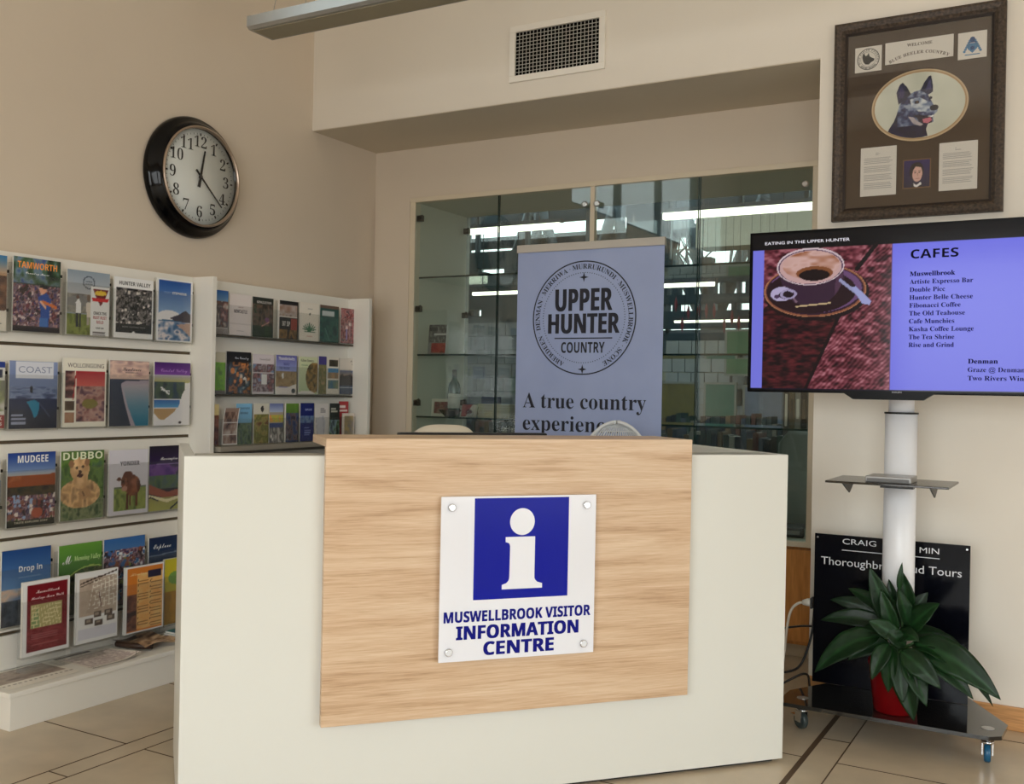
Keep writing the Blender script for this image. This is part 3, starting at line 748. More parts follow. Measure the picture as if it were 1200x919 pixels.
# header grows slightly towards the right
P.r(0, 0, 1, vt0, (4, 4, 6))
x0, x1 = U(-1.140), U(-.659)
woodm = (P.X >= x0) & (P.X < x1) & (P.Y >= vt0)
P.n(0, 0, 1, 1, [(40, 8, 16), (84, 28, 38), (118, 54, 66), (160, 98, 108)], 46, 46, 21, woodm)
def pu(x, y): return (x0+(x1-x0)*x, vt0+(1-vt0)*y)
def pp(pts): return [pu(*p) for p in pts]
dz = Pic(380, 200, (0, 0, 0)); dz.p(pp([(0, .42), (.20, .30), (.62, .48), (.36, 1), (0, 1)]), (1, 1, 1)); dm = (dz.a[..., 0] > 0) & woodm
P.n(0, 0, 1, 1, [(14, 3, 6), (50, 10, 16), (86, 26, 32)], 40, 60, 23, dm)
# diagonal grain of the right-hand plank
st_ = np.sin((P.X*1.75+P.Y*.95)*210+5*P.noise(24, 24, 5)); pl_ = Pic(380, 200, (0, 0, 0)); pl_.p(pp([(.62, .46), (.80, 0), (1, 0), (1, 1), (.38, 1)]), (1, 1, 1)); pm = (pl_.a[..., 0] > 0) & woodm
P.a[pm] = np.clip(P.a+20*st_[..., None], 0, 255)[pm]
P.l(*pu(.62, .46), *pu(.35, 1), .006, (20, 6, 8)); P.l(*pu(.88, 0), *pu(.74, .16), .008, (16, 5, 7))
cxu, cyu = pu(.41, .30)
P.e(cxu+.004, cyu+.014, .184, .178, (22, 8, 12)); P.e(cxu, cyu, .177, .166, (132, 78, 56)); P.e(cxu, cyu-.002, .170, .156, (46, 22, 38)); P.e(cxu, cyu-.006, .163, .148, (104, 72, 112)); P.e(cxu-.012, cyu+.006, .156, .138, (34, 13, 20)); P.ring(cxu, cyu, .178, .167, .02, (176, 120, 86))
P.p(pp([(.115, .15), (.63, .15), (.645, .22), (.60, .31), (.52, .385), (.44, .405), (.34, .405), (.25, .38), (.16, .27)]), (52, 30, 50)); P.p(pp([(.58, .20), (.64, .18), (.62, .27), (.57, .34)]), (78, 50, 72)); P.l(*pu(.17, .27), *pu(.27, .375), .004, (120, 92, 110))
P.e(*pu(.375, .130), .118, .118, (212, 190, 196)); P.e(*pu(.376, .133), .113, .110, (70, 48, 80)); P.e(*pu(.376, .135), .109, .106, (196, 160, 158)); P.n(0, 0, 1, 1, [(150, 92, 62), (206, 168, 160), (190, 150, 140)], 16, 22, 31, P.el(*pu(.38, .12), .100, .088)); P.e(*pu(.41, .178), .064, .044, (126, 74, 42)); P.e(*pu(.41, .192), .054, .036, (20, 6, 8))
P.e(*pu(.15, .318), .040, .046, (178, 168, 202)); P.e(*pu(.185, .325), .026, .026, (30, 14, 24)); P.e(*pu(.11, .335), .010, .012, (70, 50, 80)); P.ring(*pu(.205, .32), .030, .032, .32, (158, 146, 180)); P.l(*pu(.615, .235), *pu(.80, .37), .006, (150, 152, 190)); P.p(pp([(.70, .285), (.735, .28), (.855, .385), (.84, .41), (.785, .40)]), (156, 160, 208)); P.l(*pu(.27, .41), *pu(.54, .39), .0025, (196, 170, 130))
P.r(0, vt0, U(-1.1405), 1, (118, 120, 226)); P.r(x1, vt0, x1+.002, 1, (96, 60, 110)); P.r(0, .992, 1, 1, (10, 8, 30))
gl = 255*np.exp(-(((P.X-.93)/.07)**2+((P.Y-.28)/.10)**2))*0
printed(tv, P, UX1-UX0, VZ1-VZ0, UX0, VZ0, .0035, 1.0, attr_mat('screen_glow', .12, .86, spec=.22), 'screen', cap=0)
def TX(x): return x-TVX
def TZ(z): return z-1.319
ti = mat('screen_text_dark', (9, 8, 30), .6, spec=.08); tw = mat('screen_text_white', (200, 200, 214), .3, emit=.7)
t = Text(); t.line('EATING IN THE UPPER HUNTER', TX(-1.137), TZ(1.901), .0115, 'sans', .325, off=.004); t.build(tw, tv)
t = Text(); t.line('CAFES', TX(-.592), TZ(1.822), .032, 'bold', .163, off=.0)
L = ['Muswellbrook', 'Artiste Expresso Bar', 'Double Picc', 'Hunter Belle Cheese', 'Fibonacci Coffee', 'The Old Teahouse', 'Cafe Munchies', 'Kasha Coffee Lounge', 'The Tea Shrine', 'Rise and Grind']
Wd = [.155, .215, .122, .215, .175, .19, .155, .22, .156, .155]
for k, (s, w_) in enumerate(zip(L, Wd)): t.line(s, TX(-.594), TZ(1.757-.0292*k), .0168, 'serif', w_, off=.010 if k == 0 else .0)
for k, (s, w_) in enumerate((('Denman', .098), ('Graze @ Denman', .185), ('Two Rivers Wines', .205))): t.line(s, TX(-.391), TZ(1.434-.0305*k), .0168, 'serif', w_, off=.010 if k == 0 else .0)
t.build(ti, tv)
t = Text(); t.line('PHILIPS', TX(-.628), .0035, .0055, 'bold', .034, 'C', y=-.0225); t.build(mat('badge_grey', (150, 150, 156), .3), tv, 'badge')

ts = thing('screen_stand', 'wheeled television stand with silver column and black glass base', 'stand', (-.64, 4.17, 0))
colm = mat('column_silver', (240, 240, 244), .3, metal=.0, spec=.5)
def ell(a, b, z0, z1, c=(0, 0), n=40): return [[(c[0]+a*math.cos(2*math.pi*k/n), c[1]+b*math.sin(2*math.pi*k/n), z) for k in range(n)] for z in (z0, z1)]
MB().rings(ell(.0595, .05, .124, 1.243)).build('column', colm, ts, local=True)
MB().rings(ell(.063, .053, 1.243, 1.250)).build('collar', black_m, ts, local=True)
MB().rings(ell(.047, .04, 1.250, 1.75)).build('inner_column', colm, ts, local=True)
MB().box(-.25, .25, -.095, -.04, 1.45, 1.78).build('mount_plate', black_m, ts, .004, local=True)
sm = mat('smoked_glass', (30, 29, 27), .07, coat=.6)
MB().slab([(-.385, -.232), (.345, -.232), (.385, -.20), (.395, -.05), (.23, .25), (-.23, .25), (-.395, -.05), (-.40, -.2)], .108, .122).build('base_plate', sm, ts, local=True)
sh = MB().slab([(-.205, -.36), (.215, -.36), (.215, -.055), (-.205, -.055)], .990, .998).build('shelf', clear_mat('smoked_shelf', (.30, .29, .27), .06, .05, haze=.35, hazecol=(70, 66, 60)), ts, .002, local=True)
for x in (-.15, .15):
    q = MB(); q.prism([(x-.002, .99), (x+.002, .99), (x+.002, .985), (x-.002, .985)], -.30, -.06)
    q.add([(x-.0025, -.33, .989), (x-.0025, -.10, .989), (x-.0025, -.20, .945), (x+.0025, -.33, .989), (x+.0025, -.10, .989), (x+.0025, -.20, .945)], [(0, 1, 2), (3, 5, 4), (0, 3, 4, 1), (1, 4, 5, 2), (2, 5, 3, 0)])
    q.build('shelf_bracket', mat('bracket_grey', (60, 58, 54), .4), ts, local=True)
MB().box(-.06, .06, -.08, -.045, .96, .989).build('shelf_clamp', black_m, ts, local=True)
for (x, y, rz_, bl) in ((-.325, -.13, .9, False), (.335, -.135, .1, True), (-.16, .19, .3, False), (.16, .19, .2, False)):
    q = MB(); q.cyl((x, y, .108), (x, y, .092), .019, n=18); q.cyl((x, y, .092), (x, y, .080), .009, n=12); q.cyl((x, y, .080), (x, y, .072), .022, n=18)
    M = Matrix.Translation((x, y, 0)) @ Matrix.Rotation(rz_, 4, 'Z')
    for s_ in (-1, 1): q.box(s_*.017-.002, s_*.017+.002, -.012, .022, .03, .072, M)
    cf = q.build('castor', chrome_m, ts, local=True)
    w_ = MB(); w_.lathe([(.008, -.011), (.030, -.011), (.034, -.006), (.034, .006), (.030, .011), (.008, .011)], 28, 'X', (0, 0, 0))
    w_.v = [tuple(M @ Vector((a, b+.008, c+.034))) for a, b, c in w_.v]
    w_.build('wheel', mat('wheel_blue', (30, 92, 128), .35) if bl else mat('wheel_grey', (52, 62, 62), .4), cf, local=True)
    if not bl:
        k = MB(); k.box(-.015, .015, .025, .055, .045, .05, M); k.build('brake_lever', chrome_m, cf, local=True)
for x in (-.325, .335): MB().cyl((x, -.13, .122), (x, -.13, .1235), .022, n=24).build('mount_disc', steel_m, ts, local=True)
mp = thing('media_player', 'thin silver media player on the smoked shelf of the stand', 'media player', (-.63, 3.93, .998))
MB().box(-.082, .075, -.075, .075, 0, .022).build('case', mat('player_silver', (150, 148, 146), .3, metal=.5), mp, .003, local=True)
MB().box(-.076, .069, -.0765, -.0755, .003, .015).build('front_strip', mat('player_grey', (96, 94, 92), .4), mp, local=True)

bs = thing('tour_board', 'black board lettered in white leaning behind the silver column', 'sign', (-.99, 4.30, .123))
MB().box(0, .592, 0, .006, 0, .615).build('board', mat('navy_black', (7, 8, 16), .15, spec=.15), bs, .001, local=True)
wi = mat('board_white', (222, 222, 226), .5); t = Text()
t.line('CRAIG', .112, .580, .0225, 'sans', .132); t.line('MIN', .408, .572, .0225, 'sans', .072)
t.line('Thoroughbred Stud Tours', .027, .490, .032, 'sans', .536)
t.bars([(.110, .482, .553, .556)]); t.build(wi, bs)
for x, z in ((.012, .600), (.580, .600)): MB().cyl((x, -.002, z), (x, 0, z), .004, n=12).build('screw', steel_m, bs, local=True)

# ------------------------------------------------------------------ peace lily in its red pot
pt = thing('potted_peace_lily', 'dark-leaved peace lily in a red pot on the black glass base', 'potted plant', (-.628, 4.075, .1225))
pot_m = mat('red_pot', (112, 7, 12), .35, spec=.25)
MB().lathe([(.0, 0), (.074, 0), (.077, .004), (.096, .165), (.100, .172), (.100, .188), (.094, .190), (.090, .165), (0, .160)], 44).build('pot', pot_m, pt, local=True)
MB().lathe([(0, .162), (.083, .164)], 30, cap=False).build('soil', mat('soil', (40, 28, 20), .9, noise=.4, nscale=60), pt, local=True)
leaf_m = attr_mat('leaf_green', .38, spec=.22)
S_ = .00312
def L3(px, py, y): return Vector(((px-1050)*S_, y, (836-py)*S_))
def leaf(base, tip, wid, lift=.03, y0=-.02, y1=-.08, tone=1.0, roll=0.0, name='leaf', stem_from=None, mid=None):
    wid *= .86; lift *= 1.35; B, T_ = L3(*base, y0), L3(*tip, y1); Mid = (B+T_)/2+Vector((0, -.02, lift))
    if mid: Mid = 2*L3(*mid, (y0+y1)/2-.015)-(B+T_)/2
    N, W_ = 18, 8; vs = []; fs = []; cols = []
    pts = [B*(1-t)**2+Mid*2*t*(1-t)+T_*t*t for t in [i/N for i in range(N+1)]]
    for i, p in enumerate(pts):
        t = i/N; d = (pts[min(i+1, N)]-pts[max(i-1, 0)]).normalized()
        vdir = Vector((.15, -.80, .58)); vdir.rotate(Matrix.Rotation(roll, 3, d))
        side = d.cross(vdir).normalized(); nn = side.cross(d).normalized()
        hw = wid*S_*max(.015, (math.sin(math.pi*min(1, t**.86))**.80)*(1-.25*t))*1.12
        for j in range(W_+1):
            u = 2*j/W_-1; wob = .05*hw*math.sin(t*22+3*u)*abs(u)
            vs.append(p+side*(u*hw)+nn*(.30*hw*abs(u)**1.3-.10*hw*(u*u)*2*t+wob))
            v = .5+.5*math.sin((t*13-abs(u)*2.3)*2*math.pi)
            k = (1.9 if abs(u) < .05 else .72+.42*v)*(1.0+.25*u)*tone
            cols.append((.0055*k, .0225*k, .0060*k, 1))
    for i in range(N):
        for j in range(W_):
            a = i*(W_+1)+j; fs.append((a, a+1, a+W_+2, a+W_+1))
    me = bpy.data.meshes.new(name); me.from_pydata([tuple(v) for v in vs], [], fs); me.update(); me.polygons.foreach_set('use_smooth', [True]*len(fs))
    at = me.color_attributes.new('Col', 'FLOAT_COLOR', 'POINT'); at.data.foreach_set('color', [c for q in cols for c in q]); me.materials.append(leaf_m)
    o = bpy.data.objects.new(name, me); COL.objects.link(o); link_parent(o, pt)
    md = o.modifiers.new('thickness', 'SOLIDIFY'); md.thickness = .0012
    st = Vector(((stem_from or (1050, 0))[0]*0+random.uniform(-.03, .03), random.uniform(-.02, .03), .163))
    q = MB(); c1 = Vector((st.x*.7+B.x*.3, (st.y+B.y)/2, B.z*.75+st.z*.25))
    q.tube([st*(1-t)**2+c1*2*t*(1-t)+B*t*t for t in [k/6 for k in range(7)]], [.0042]*4+[.0034, .003, .0026], 7); q.build('petiole', mat('petiole_green', (50, 84, 40), .5), o, local=True)
random.seed(4)
for a in (
    ((1047, 738), (1019, 664), 15, .00, .00, -.03, 1.2), ((1052, 742), (1034, 688), 11, .0, -.04, -.06, 1.35), ((1056, 735), (1044, 700), 9, .02, .0, -.02, 1.0),
    ((1060, 742), (1100, 697), 17, .02, -.02, -.06, 1.35), ((1064, 712), (1056, 668), 12, -.01, .01, .0, 1.1), ((1066, 730), (1054, 686), 13, .0, -.03, -.05, 1.2),
    ((1072, 748), (1168, 794), 22, .055, -.05, -.12, 1.25), ((1076, 752), (1140, 798), 15, .03, -.06, -.12, 1.0), ((1090, 745), (1157, 816), 10, .06, .03, .03, .7), ((1078, 745), (1135, 770), 15, .04, .01, -.01, .9),
    ((1064, 755), (1092, 812), 15, .01, -.08, -.15, 1.15), ((1060, 762), (1078, 832), 17, .005, -.10, -.14, .95), ((1050, 752), (1049, 804), 14, .01, -.09, -.14, 1.3), ((1060, 756), (1106, 790), 16, .02, -.10, -.14, 1.1),
    ((1034, 745), (963, 794), 19, .055, -.06, -.13, 1.05), ((1040, 735), (961, 737), 13, .035, .0, -.02, .7), ((1042, 730), (970, 712), 12, .03, .02, .01, .7), ((1040, 722), (993, 694), 11, .02, .0, -.01, .85), ((1036, 742), (986, 760), 15, .03, -.02, -.05, .75),
    ((1056, 748), (1112, 742), 13, .035, .0, .02, .8), ((1044, 752), (1000, 776), 12, .03, -.05, -.10, .85), ((1058, 758), (1066, 812), 13, .005, -.10, -.15, 1.0), ((1070, 752), (1120, 770), 13, .04, -.05, -.09, 1.1),
    ((1046, 750), (1030, 792), 12, .02, -.09, -.14, 1.1), ((1052, 728), (1040, 678), 10, .0, .01, .0, .8), ((1060, 728), (1084, 690), 11, .01, .02, .02, .7), ((1038, 748), (978, 775), 11, .04, .0, -.02, .6),
    ((1058, 745), (1024, 724), 12, .015, -.07, -.12, 1.4), ((1064, 752), (1042, 734), 12, .01, -.06, -.10, 1.1), ((1048, 748), (1010, 742), 12, .03, -.02, -.05, .8), ((1054, 745), (1080, 742), 13, .03, -.05, -.1, 1.15)):
    leaf(*a, roll=random.uniform(-.55, .55))
o = leaf((1053, 690), (1056, 655), 4.2, .0, -.02, -.02, 1.5, name='spathe')

# white plug and cables beside the stand
cb_ = thing('power_cable', 'white plug and cable hanging beside the black board', 'cable', (-1.06, 4.30, 0))
def smooth(pts, n=7):
    p = [Vector(v) for v in pts]; p = [2*p[0]-p[1]]+p+[2*p[-1]-p[-2]]; r = []
    for i in range(1, len(p)-2):
        for k in range(n):
            t = k/n; a, b, c, d = p[i-1], p[i], p[i+1], p[i+2]
            r.append(.5*((2*b)+(c-a)*t+(2*a-5*b+4*c-d)*t*t+(3*b-a-3*c+d)*t**3))
    return r+[p[-2]]
q = MB(); q.tube(smooth([(-1.02, 4.30, .443), (-1.05, 4.295, .44), (-1.077, 4.28, .41), (-1.088, 4.26, .34), (-1.092, 4.24, .24), (-1.10, 4.22, .14)]), .0055, 8); q.build('cord', mat('cord_white', (214, 206, 192), .45), cb_)
q = MB(); q.tube([(-1.035, 4.30, .444), (-1.015, 4.30, .447), (-.998, 4.30, .448)], [.010, .016, .018], 14); q.build('plug', mat('plug_white', (222, 218, 208), .4), cb_)
MB().box(-1.0, -.992, 4.28, 4.32, .425, .47).build('socket', black_m, cb_, .002)
c2 = thing('power_cable', 'black cable looping down to the floor between the desk and the board', 'cable', (-1.05, 4.36, 0))
MB().tube(smooth([(-1.0, 4.36, .42), (-1.01, 4.36, .30), (-1.05, 4.34, .17), (-1.12, 4.33, .13), (-1.2, 4.33, .10), (-1.16, 4.36, .06), (-1.05, 4.40, .12), (-1.02, 4.38, .09), (-1.03, 4.36, .006), (-1.2, 4.42, .006)]), .005, 8).build('cord', black_m, c2)
c3 = thing('power_cable', 'second black cable crossing low behind the white desk corner', 'cable', (-1.1, 4.42, 0))
MB().tube(smooth([(-1.0, 4.42, .325), (-1.08, 4.42, .315), (-1.18, 4.42, .28), (-1.26, 4.42, .18), (-1.3, 4.42, .006), (-1.35, 4.45, .006)]), .0045, 8).build('cord', black_m, c3)

# ------------------------------------------------------------------ brochure racks on the left wall
slot_m = mat('slat_groove', (92, 80, 62), .6, metal=.2)
rail_m = mat('rack_rail', (84, 80, 72), .45, metal=.3)
rk = thing('brochure_rack', 'wide white slat-wall rack with magazines and a deep base, next to the picture edge', 'rack', (-3.84, 2.88, 0))
rk['label'] = 'white slat-wall brochure rack under the clock holding large magazines, with deep base ledge'
MB().box(-3.905, -3.782, 2.27, 3.479, .0, 1.815).build('carcass', rack_m, rk)
zs = [.145, .283, .297, .661, .675, 1.051, 1.065, 1.447, 1.461, 1.82]
for i in range(0, 10, 2): MB().box(-3.7815, -3.762, 2.27, 3.479, zs[i], zs[i+1]).build('slat', rack_m, rk, .0015)
for i in range(1, 9, 2): MB().box(-3.7815, -3.770, 2.27, 3.479, zs[i]+.001, zs[i+1]-.001).build('groove_channel', slot_m, rk)
MB().box(-3.905, -3.628, 3.48, 3.508, 0, 1.82).build('end_panel', rack_m, rk, .003)
q = MB(); q.box(-3.7615, -3.47, 2.37, 3.478, 0, .122); q.build('base_box', rack_m, rk, .002)
MB().box(-3.7615, -3.462, 2.36, 3.478, .123, .144).build('base_ledge', rack_m, rk, .004)
rf = thing('brochure_rack', 'white slat-wall rack in the corner behind the desk, full of small brochures', 'rack', (-3.84, 4.09, 0))
MB().box(-3.905, -3.782, 3.52, 4.66, 0, 1.815).build('carcass', rack_m, rf)
MB().box(-3.7815, -3.762, 3.52, 4.66, 0, 1.82).build('back_panel', rack_m, rf, .0015)
MB().box(-3.905, -3.612, 4.661, 4.688, 0, 1.82).build('end_panel', rack_m, rf, .003)
for z in (1.553, 1.259): MB().box(-3.7618, -3.705, 3.525, 4.64, z-.010, z).build('rail', rail_m, rf, .001)
MB().box(-3.7618, -3.60, 3.525, 4.64, .985, 1.009).build('ledge', mat('rack_ledge', (150, 144, 132), .45), rf, .002)
MB().box(-3.7618, -3.62, 3.525, 4.64, .970, .9845).build('ledge_rail', rail_m, rf)
MB().box(-3.7618, -3.60, 3.525, 4.64, .62, .645).build('ledge', rack_m, rf, .002)
MB().box(-3.7618, -3.50, 3.525, 4.64, 0, .144).build('base_box', rack_m, rf, .003)

HALF = math.pi/2
GAIN = 1.75
def holder(y0, zb, w, h, label, X=-3.757, depth=.034, foot=0.0, grp='clear holders on the slat-wall rack'):
    o = thing('brochure_holder', label, 'brochure holder', (X, y0-.004, zb-.006-foot), HALF, grp)
    W_ = w+.008; q = MB()
    q.box(0, W_, -.0022, 0, 0, h*.98+foot); q.build('back_plate', acr_m, o, local=True)
    q = MB(); q.box(0, W_, -depth, -depth+.002, foot, h*.82+foot); q.build('front_plate', acr_m, o, local=True)
    q = MB(); q.box(0, .002, -depth+.002, -.0022, foot, h*.82+foot); q.box(W_-.002, W_, -depth+.002, -.0022, foot, h*.82+foot); q.box(0, W_, -depth, -.0022, foot-.002, foot); q.build('pocket_sides', acr_m, o, local=True)
    if not foot:
        for f_ in (.32, .86): MB().box(W_, W_+.016, -.012, -.003, h*f_-.006, h*f_+.006).build('clip', black_m, o, local=True)
    else:
        MB().box(0, W_, -depth-.02, .03, 0, .003).build('foot', acr_m, o, local=True)
    return o
paper_m = mat('paper_edge', (226, 222, 214), .7)
def booklet(nm, label, cat, y0, zb, w, h, pic, texts=(), X=-3.730, thick=.007, group=None, curve=None, lean=0.0, gain=None, rz=HALF, dx=0.0):
    o = thing(nm, label, cat, (X, y0, zb), rz, group)
    if curve is None: MB().box(0, w, .0, thick, 0, h).build('pages', paper_m, o, local=True)
    printed(o, pic, w, h, gain=gain or GAIN, curve=curve, y=-.0006)
    by = {}
    for (s, x, z, hh, st_, ww, al_, col) in texts: by.setdefault(col, []).append((s, x, z, hh, st_, ww, al_))
    for col, ls in by.items():
        t = Text()
        for (s, x, z, hh, st_, ww, al_) in ls: t.line(s, x*w, (1-z)*h, hh*h, st_, None if ww is None else ww*w, al_, .0, y=-.0012)
        t.build(mat('ink_%d_%d_%d' % col, tuple(min(255, int(v*1.22)) for v in col), .5), o)
    return o
WHT, BLK = (205, 198, 192), (24, 22, 24)
MG = 'magazines in the top rows of the slat-wall rack'
def A(bg, w=52, h=74): return Pic(w, h, bg)
CROWD = [(28, 24, 34), (60, 42, 46), (120, 84, 84), (70, 60, 86), (150, 120, 118), (36, 40, 70), (96, 36, 48)]
def mag(short, label, y0, zb, w, h, pic, texts=(), **k):
    booklet('magazine', label, 'magazine', y0, zb, w, h, pic, texts, group='magazines on the slat-wall rack', **k)
    hd = k.get('hold', None)
    holder(y0, zb, w, min(h, .285), 'clear acrylic holder around the '+short)
# top row
P = A((60, 40, 34)).g(0, .30, (40, 96, 140), (176, 130, 90)).n(0, .27, 1, .74, [(34, 24, 22), (72, 50, 40), (110, 78, 58)], 5, 12, 2).p([(0, .80), (1, .72), (1, 1), (0, 1)], (186, 180, 170)).l(.3, .9, .9, .9, .012, (120, 112, 108))
mag('sunset landscape magazine', 'sunset landscape magazine cut by the picture edge, first of the uppermost row', 2.287, 1.50, .21, .297, P)
P = A((40, 50, 40)).n(0, 0, 1, .35, [(24, 34, 30), (52, 74, 50), (90, 110, 124), (40, 60, 110)], 8, 8, 3).n(0, .36, 1, .95, CROWD, 26, 26, 4).blobs(170, 0, .40, 1, .92, .022, [(150, 116, 112), (92, 44, 52), (58, 46, 88), (176, 160, 158), (38, 32, 38)], 5)
P.p([(.52, .52), (.70, .46), (.80, .54), (.76, .80), (.74, .94), (.56, .94), (.58, .72)], (36, 66, 132)).e(.62, .42, .075, .055, (196, 138, 112)).p([(.53, .39), (.60, .34), (.72, .36), (.72, .41)], (22, 20, 26)).l(.62, .58, .90, .64, .03, (176, 96, 44)).l(.58, .58, .68, .66, .022, (206, 150, 124)).p([(.56, .80), (.74, .80), (.74, .96), (.57, .96)], (52, 92, 152)).p([(.15, .46), (.28, .36), (.33, .38), (.20, .52)], (40, 26, 24)).g(.92, 1, (38, 30, 34), (20, 18, 24))
mag('Tamworth magazine', 'magazine titled Tamworth, a guitarist in blue before a crowd', 2.525, 1.505, .212, .297, P, [('TAMWORTH', .5, .145, .085, 'bold', .84, 'C', (226, 132, 58)), ('Country Music', .5, .22, .030, 'script', .5, 'C', (206, 206, 210))])
P = A((118, 128, 140)).g(0, .38, (112, 124, 136), (150, 152, 156)).n(0, .36, 1, .66, [(96, 96, 92), (128, 124, 116), (80, 78, 74)], 6, 10, 8).p([(0, .44), (.3, .38), (.6, .42), (1, .40), (1, .56), (0, .56)], (104, 104, 104)).n(0, .68, 1, 1, [(84, 94, 44), (112, 120, 62), (70, 76, 36)], 10, 10, 9)
P.p([(.20, .50), (.27, .44), (.33, .52), (.32, .66), (.22, .66)], (206, 204, 200)).e(.25, .42, .035, .03, (90, 66, 54)).r(.22, .66, .27, .88, (30, 30, 40)).r(.28, .66, .32, .88, (30, 30, 40)).p([(.44, .50), (.62, .46), (.64, .72), (.46, .72)], (176, 168, 158)).e(.50, .42, .04, .06, (96, 78, 66)).r(.46, .72, .51, .84, (140, 130, 122)).ring(.50, .18, .14, .10, .16, (52, 58, 66))
mag('grey equestrian magazine', 'pale grey magazine showing two people with a horse, flyer tucked in front', 2.770, 1.506, .211, .272, P, [('UPPER', .5, .175, .025, 'bold', .15, 'C', (52, 58, 66)), ('HUNTER', .5, .215, .025, 'bold', .17, 'C', (52, 58, 66))])
P = Pic(30, 56, (214, 208, 200)).p([(.12, .06), (.92, .06), (.80, .20), (.52, .40), (.26, .20)], (96, 14, 20)).e(.52, .13, .30, .05, (216, 160, 40)).p([(.06, .24), (.96, .24), (.90, .31), (.12, .31)], (166, 24, 30)).lines(.14, .88, .90, .98, 4, (90, 84, 84), 3)
booklet('flyer', 'narrow white flyer with a red badge tucked before the grey equestrian magazine', 'flyer', 2.884, 1.506, .094, .210, P, [('GOLD CITY', .5, .17, .045, 'bold', .6, 'C', (226, 190, 80)), ('CRACK THE', .5, .57, .06, 'bold', .70, 'C', BLK), ('RUST RUST', .5, .66, .06, 'bold', .72, 'C', (150, 30, 36)), ('GOLD', .5, .75, .06, 'bold', .38, 'C', (150, 30, 36)), ('SAVE $90', .5, .86, .035, 'bold', .42, 'C', BLK)], X=-3.7272, thick=.001, gain=GAIN)
P = A((206, 200, 194)).n(.06, .17, .96, .90, [(14, 13, 14), (36, 34, 36), (120, 114, 112), (20, 18, 20), (180, 174, 170)], 14, 16, 12).blobs(60, .1, .2, .9, .75, .03, [(190, 182, 176), (24, 22, 24), (110, 104, 102), (16, 15, 16)], 6).r(.06, .76, .96, .90, (30, 30, 32)).e(.5, .90, .04, .02, (206, 200, 194))
mag('Hunter Valley magazine', 'white magazine titled Hunter Valley with black and white crowd photo', 3.005, 1.505, .213, .268, P, [('HUNTER VALLEY', .52, .125, .062, 'bold', .80, 'C', BLK), ('WINE TASTING TIME', .5, .825, .022, 'bold', .6, 'C', (120, 118, 116))])
P = A((206, 204, 206)).g(.03, .60, (24, 62, 124), (120, 146, 176), .06, .94).e(.35, .60, .32, .10, (196, 190, 196)).p([(.06, .66), (.5, .64), (.94, .68), (.94, .97), (.06, .97)], (44, 84, 112)).p([(.36, .62), (.60, .56), (.80, .48), (.94, .54), (.94, .68), (.50, .66)], (40, 30, 40)).n(.06, .68, .94, .97, [(36, 74, 110), (116, 128, 150), (190, 180, 178), (60, 84, 116)], 7, 12, 13).p([(.55, .72), (.94, .68), (.94, .90), (.75, .80)], (150, 124, 112))
P.r(0, 0, .055, 1, (206, 204, 206)).r(.945, 0, 1, 1, (206, 204, 206)).r(0, 0, 1, .03, (206, 204, 206)).r(0, .968, 1, 1, (206, 204, 206))
mag('blue Port Stephens magazine', 'white-edged blue magazine of a rocky coast, titled Port Stephens', 3.239, 1.503, .212, .288, P, [('PORT', .20, .235, .036, 'sans', .20, 'L', (120, 146, 186)), ('STEPHENS', .42, .235, .036, 'bold', .40, 'L', (214, 218, 226))])
# second row
P = A((176, 176, 170)).g(0, .10, (30, 48, 110), (30, 48, 110)).r(.5, .12, .95, .25, (40, 44, 60)).n(.05, .28, 1, .75, [(170, 168, 160), (120, 124, 90), (90, 92, 92)], 5, 6, 4).r(0, .80, 1, 1, (120, 50, 48))
mag('brick-red footed magazine', 'white magazine with blue top and red foot cut by the picture edge, level with Coast', 2.290, 1.117, .207, .262, P, [('BACK', .95, .88, .05, 'bold', .3, 'R', WHT), ('ROADS', .95, .96, .045, 'bold', .3, 'R', WHT)])
P = A((34, 42, 66)).g(0, .46, (112, 124, 156), (86, 100, 134)).n(0, .38, 1, .58, [(60, 74, 106), (104, 116, 144), (40, 52, 84)], 5, 24, 3).g(.55, .72, (20, 30, 62), (22, 30, 58)).g(.72, 1, (26, 32, 52), (24, 26, 40)).r(.14, .015, .90, .255, (176, 178, 186)).e(.455, .42, .03, .055, (22, 24, 34)).p([(.36, .60), (.52, .57), (.62, .62), (.60, .78), (.52, .84), (.46, .72)], (24, 104, 134)).l(.62, .62, .84, .82, .008, (64, 74, 100)).lines(.06, .77, .36, .94, 3, (120, 126, 146))
mag('Coast magazine', 'blue magazine titled Coast with a swimmer half under water', 2.516, 1.113, .216, .272, P, [('COAST', .53, .17, .095, 'sans', .70, 'C', (120, 128, 150))])
P = A((196, 188, 176)).g(.19, .42, (134, 36, 44), (176, 84, 76), .30, .97).n(.30, .40, .97, .92, [(60, 34, 44), (116, 74, 72), (150, 120, 110), (74, 44, 60)], 7, 14, 7).e(.62, .66, .18, .07, (104, 96, 44)).n(.06, .19, .27, .58, [(40, 22, 28), (90, 50, 50), (150, 120, 110)], 6, 16, 8).n(.06, .62, .27, .76, [(96, 84, 54), (60, 44, 34)], 5, 6, 9).n(.06, .79, .27, .93, [(150, 124, 96), (110, 56, 46)], 5, 6, 10).l(.24, .60, .30, .20, .012, (150, 40, 40))
mag('Wollongong magazine', 'cream magazine titled Wollongong with red sunset coastline', 2.758, 1.115, .214, .291, P, [('WOLLONGONG', .52, .135, .064, 'sans', .84, 'C', (60, 40, 40))])
P = A((120, 110, 110)).g(0, .28, (140, 116, 112), (176, 150, 140)).n(0, .02, 1, .26, [(140, 112, 110), (186, 160, 146), (150, 124, 124)], 4, 12, 5).g(.28, 1, (36, 46, 66), (34, 40, 54)).p([(.28, .36), (.40, .31), (1, .30), (1, 1), (.55, 1), (.36, .60)], (140, 130, 140)).g(0, 0, (0, 0, 0), (0, 0, 0))
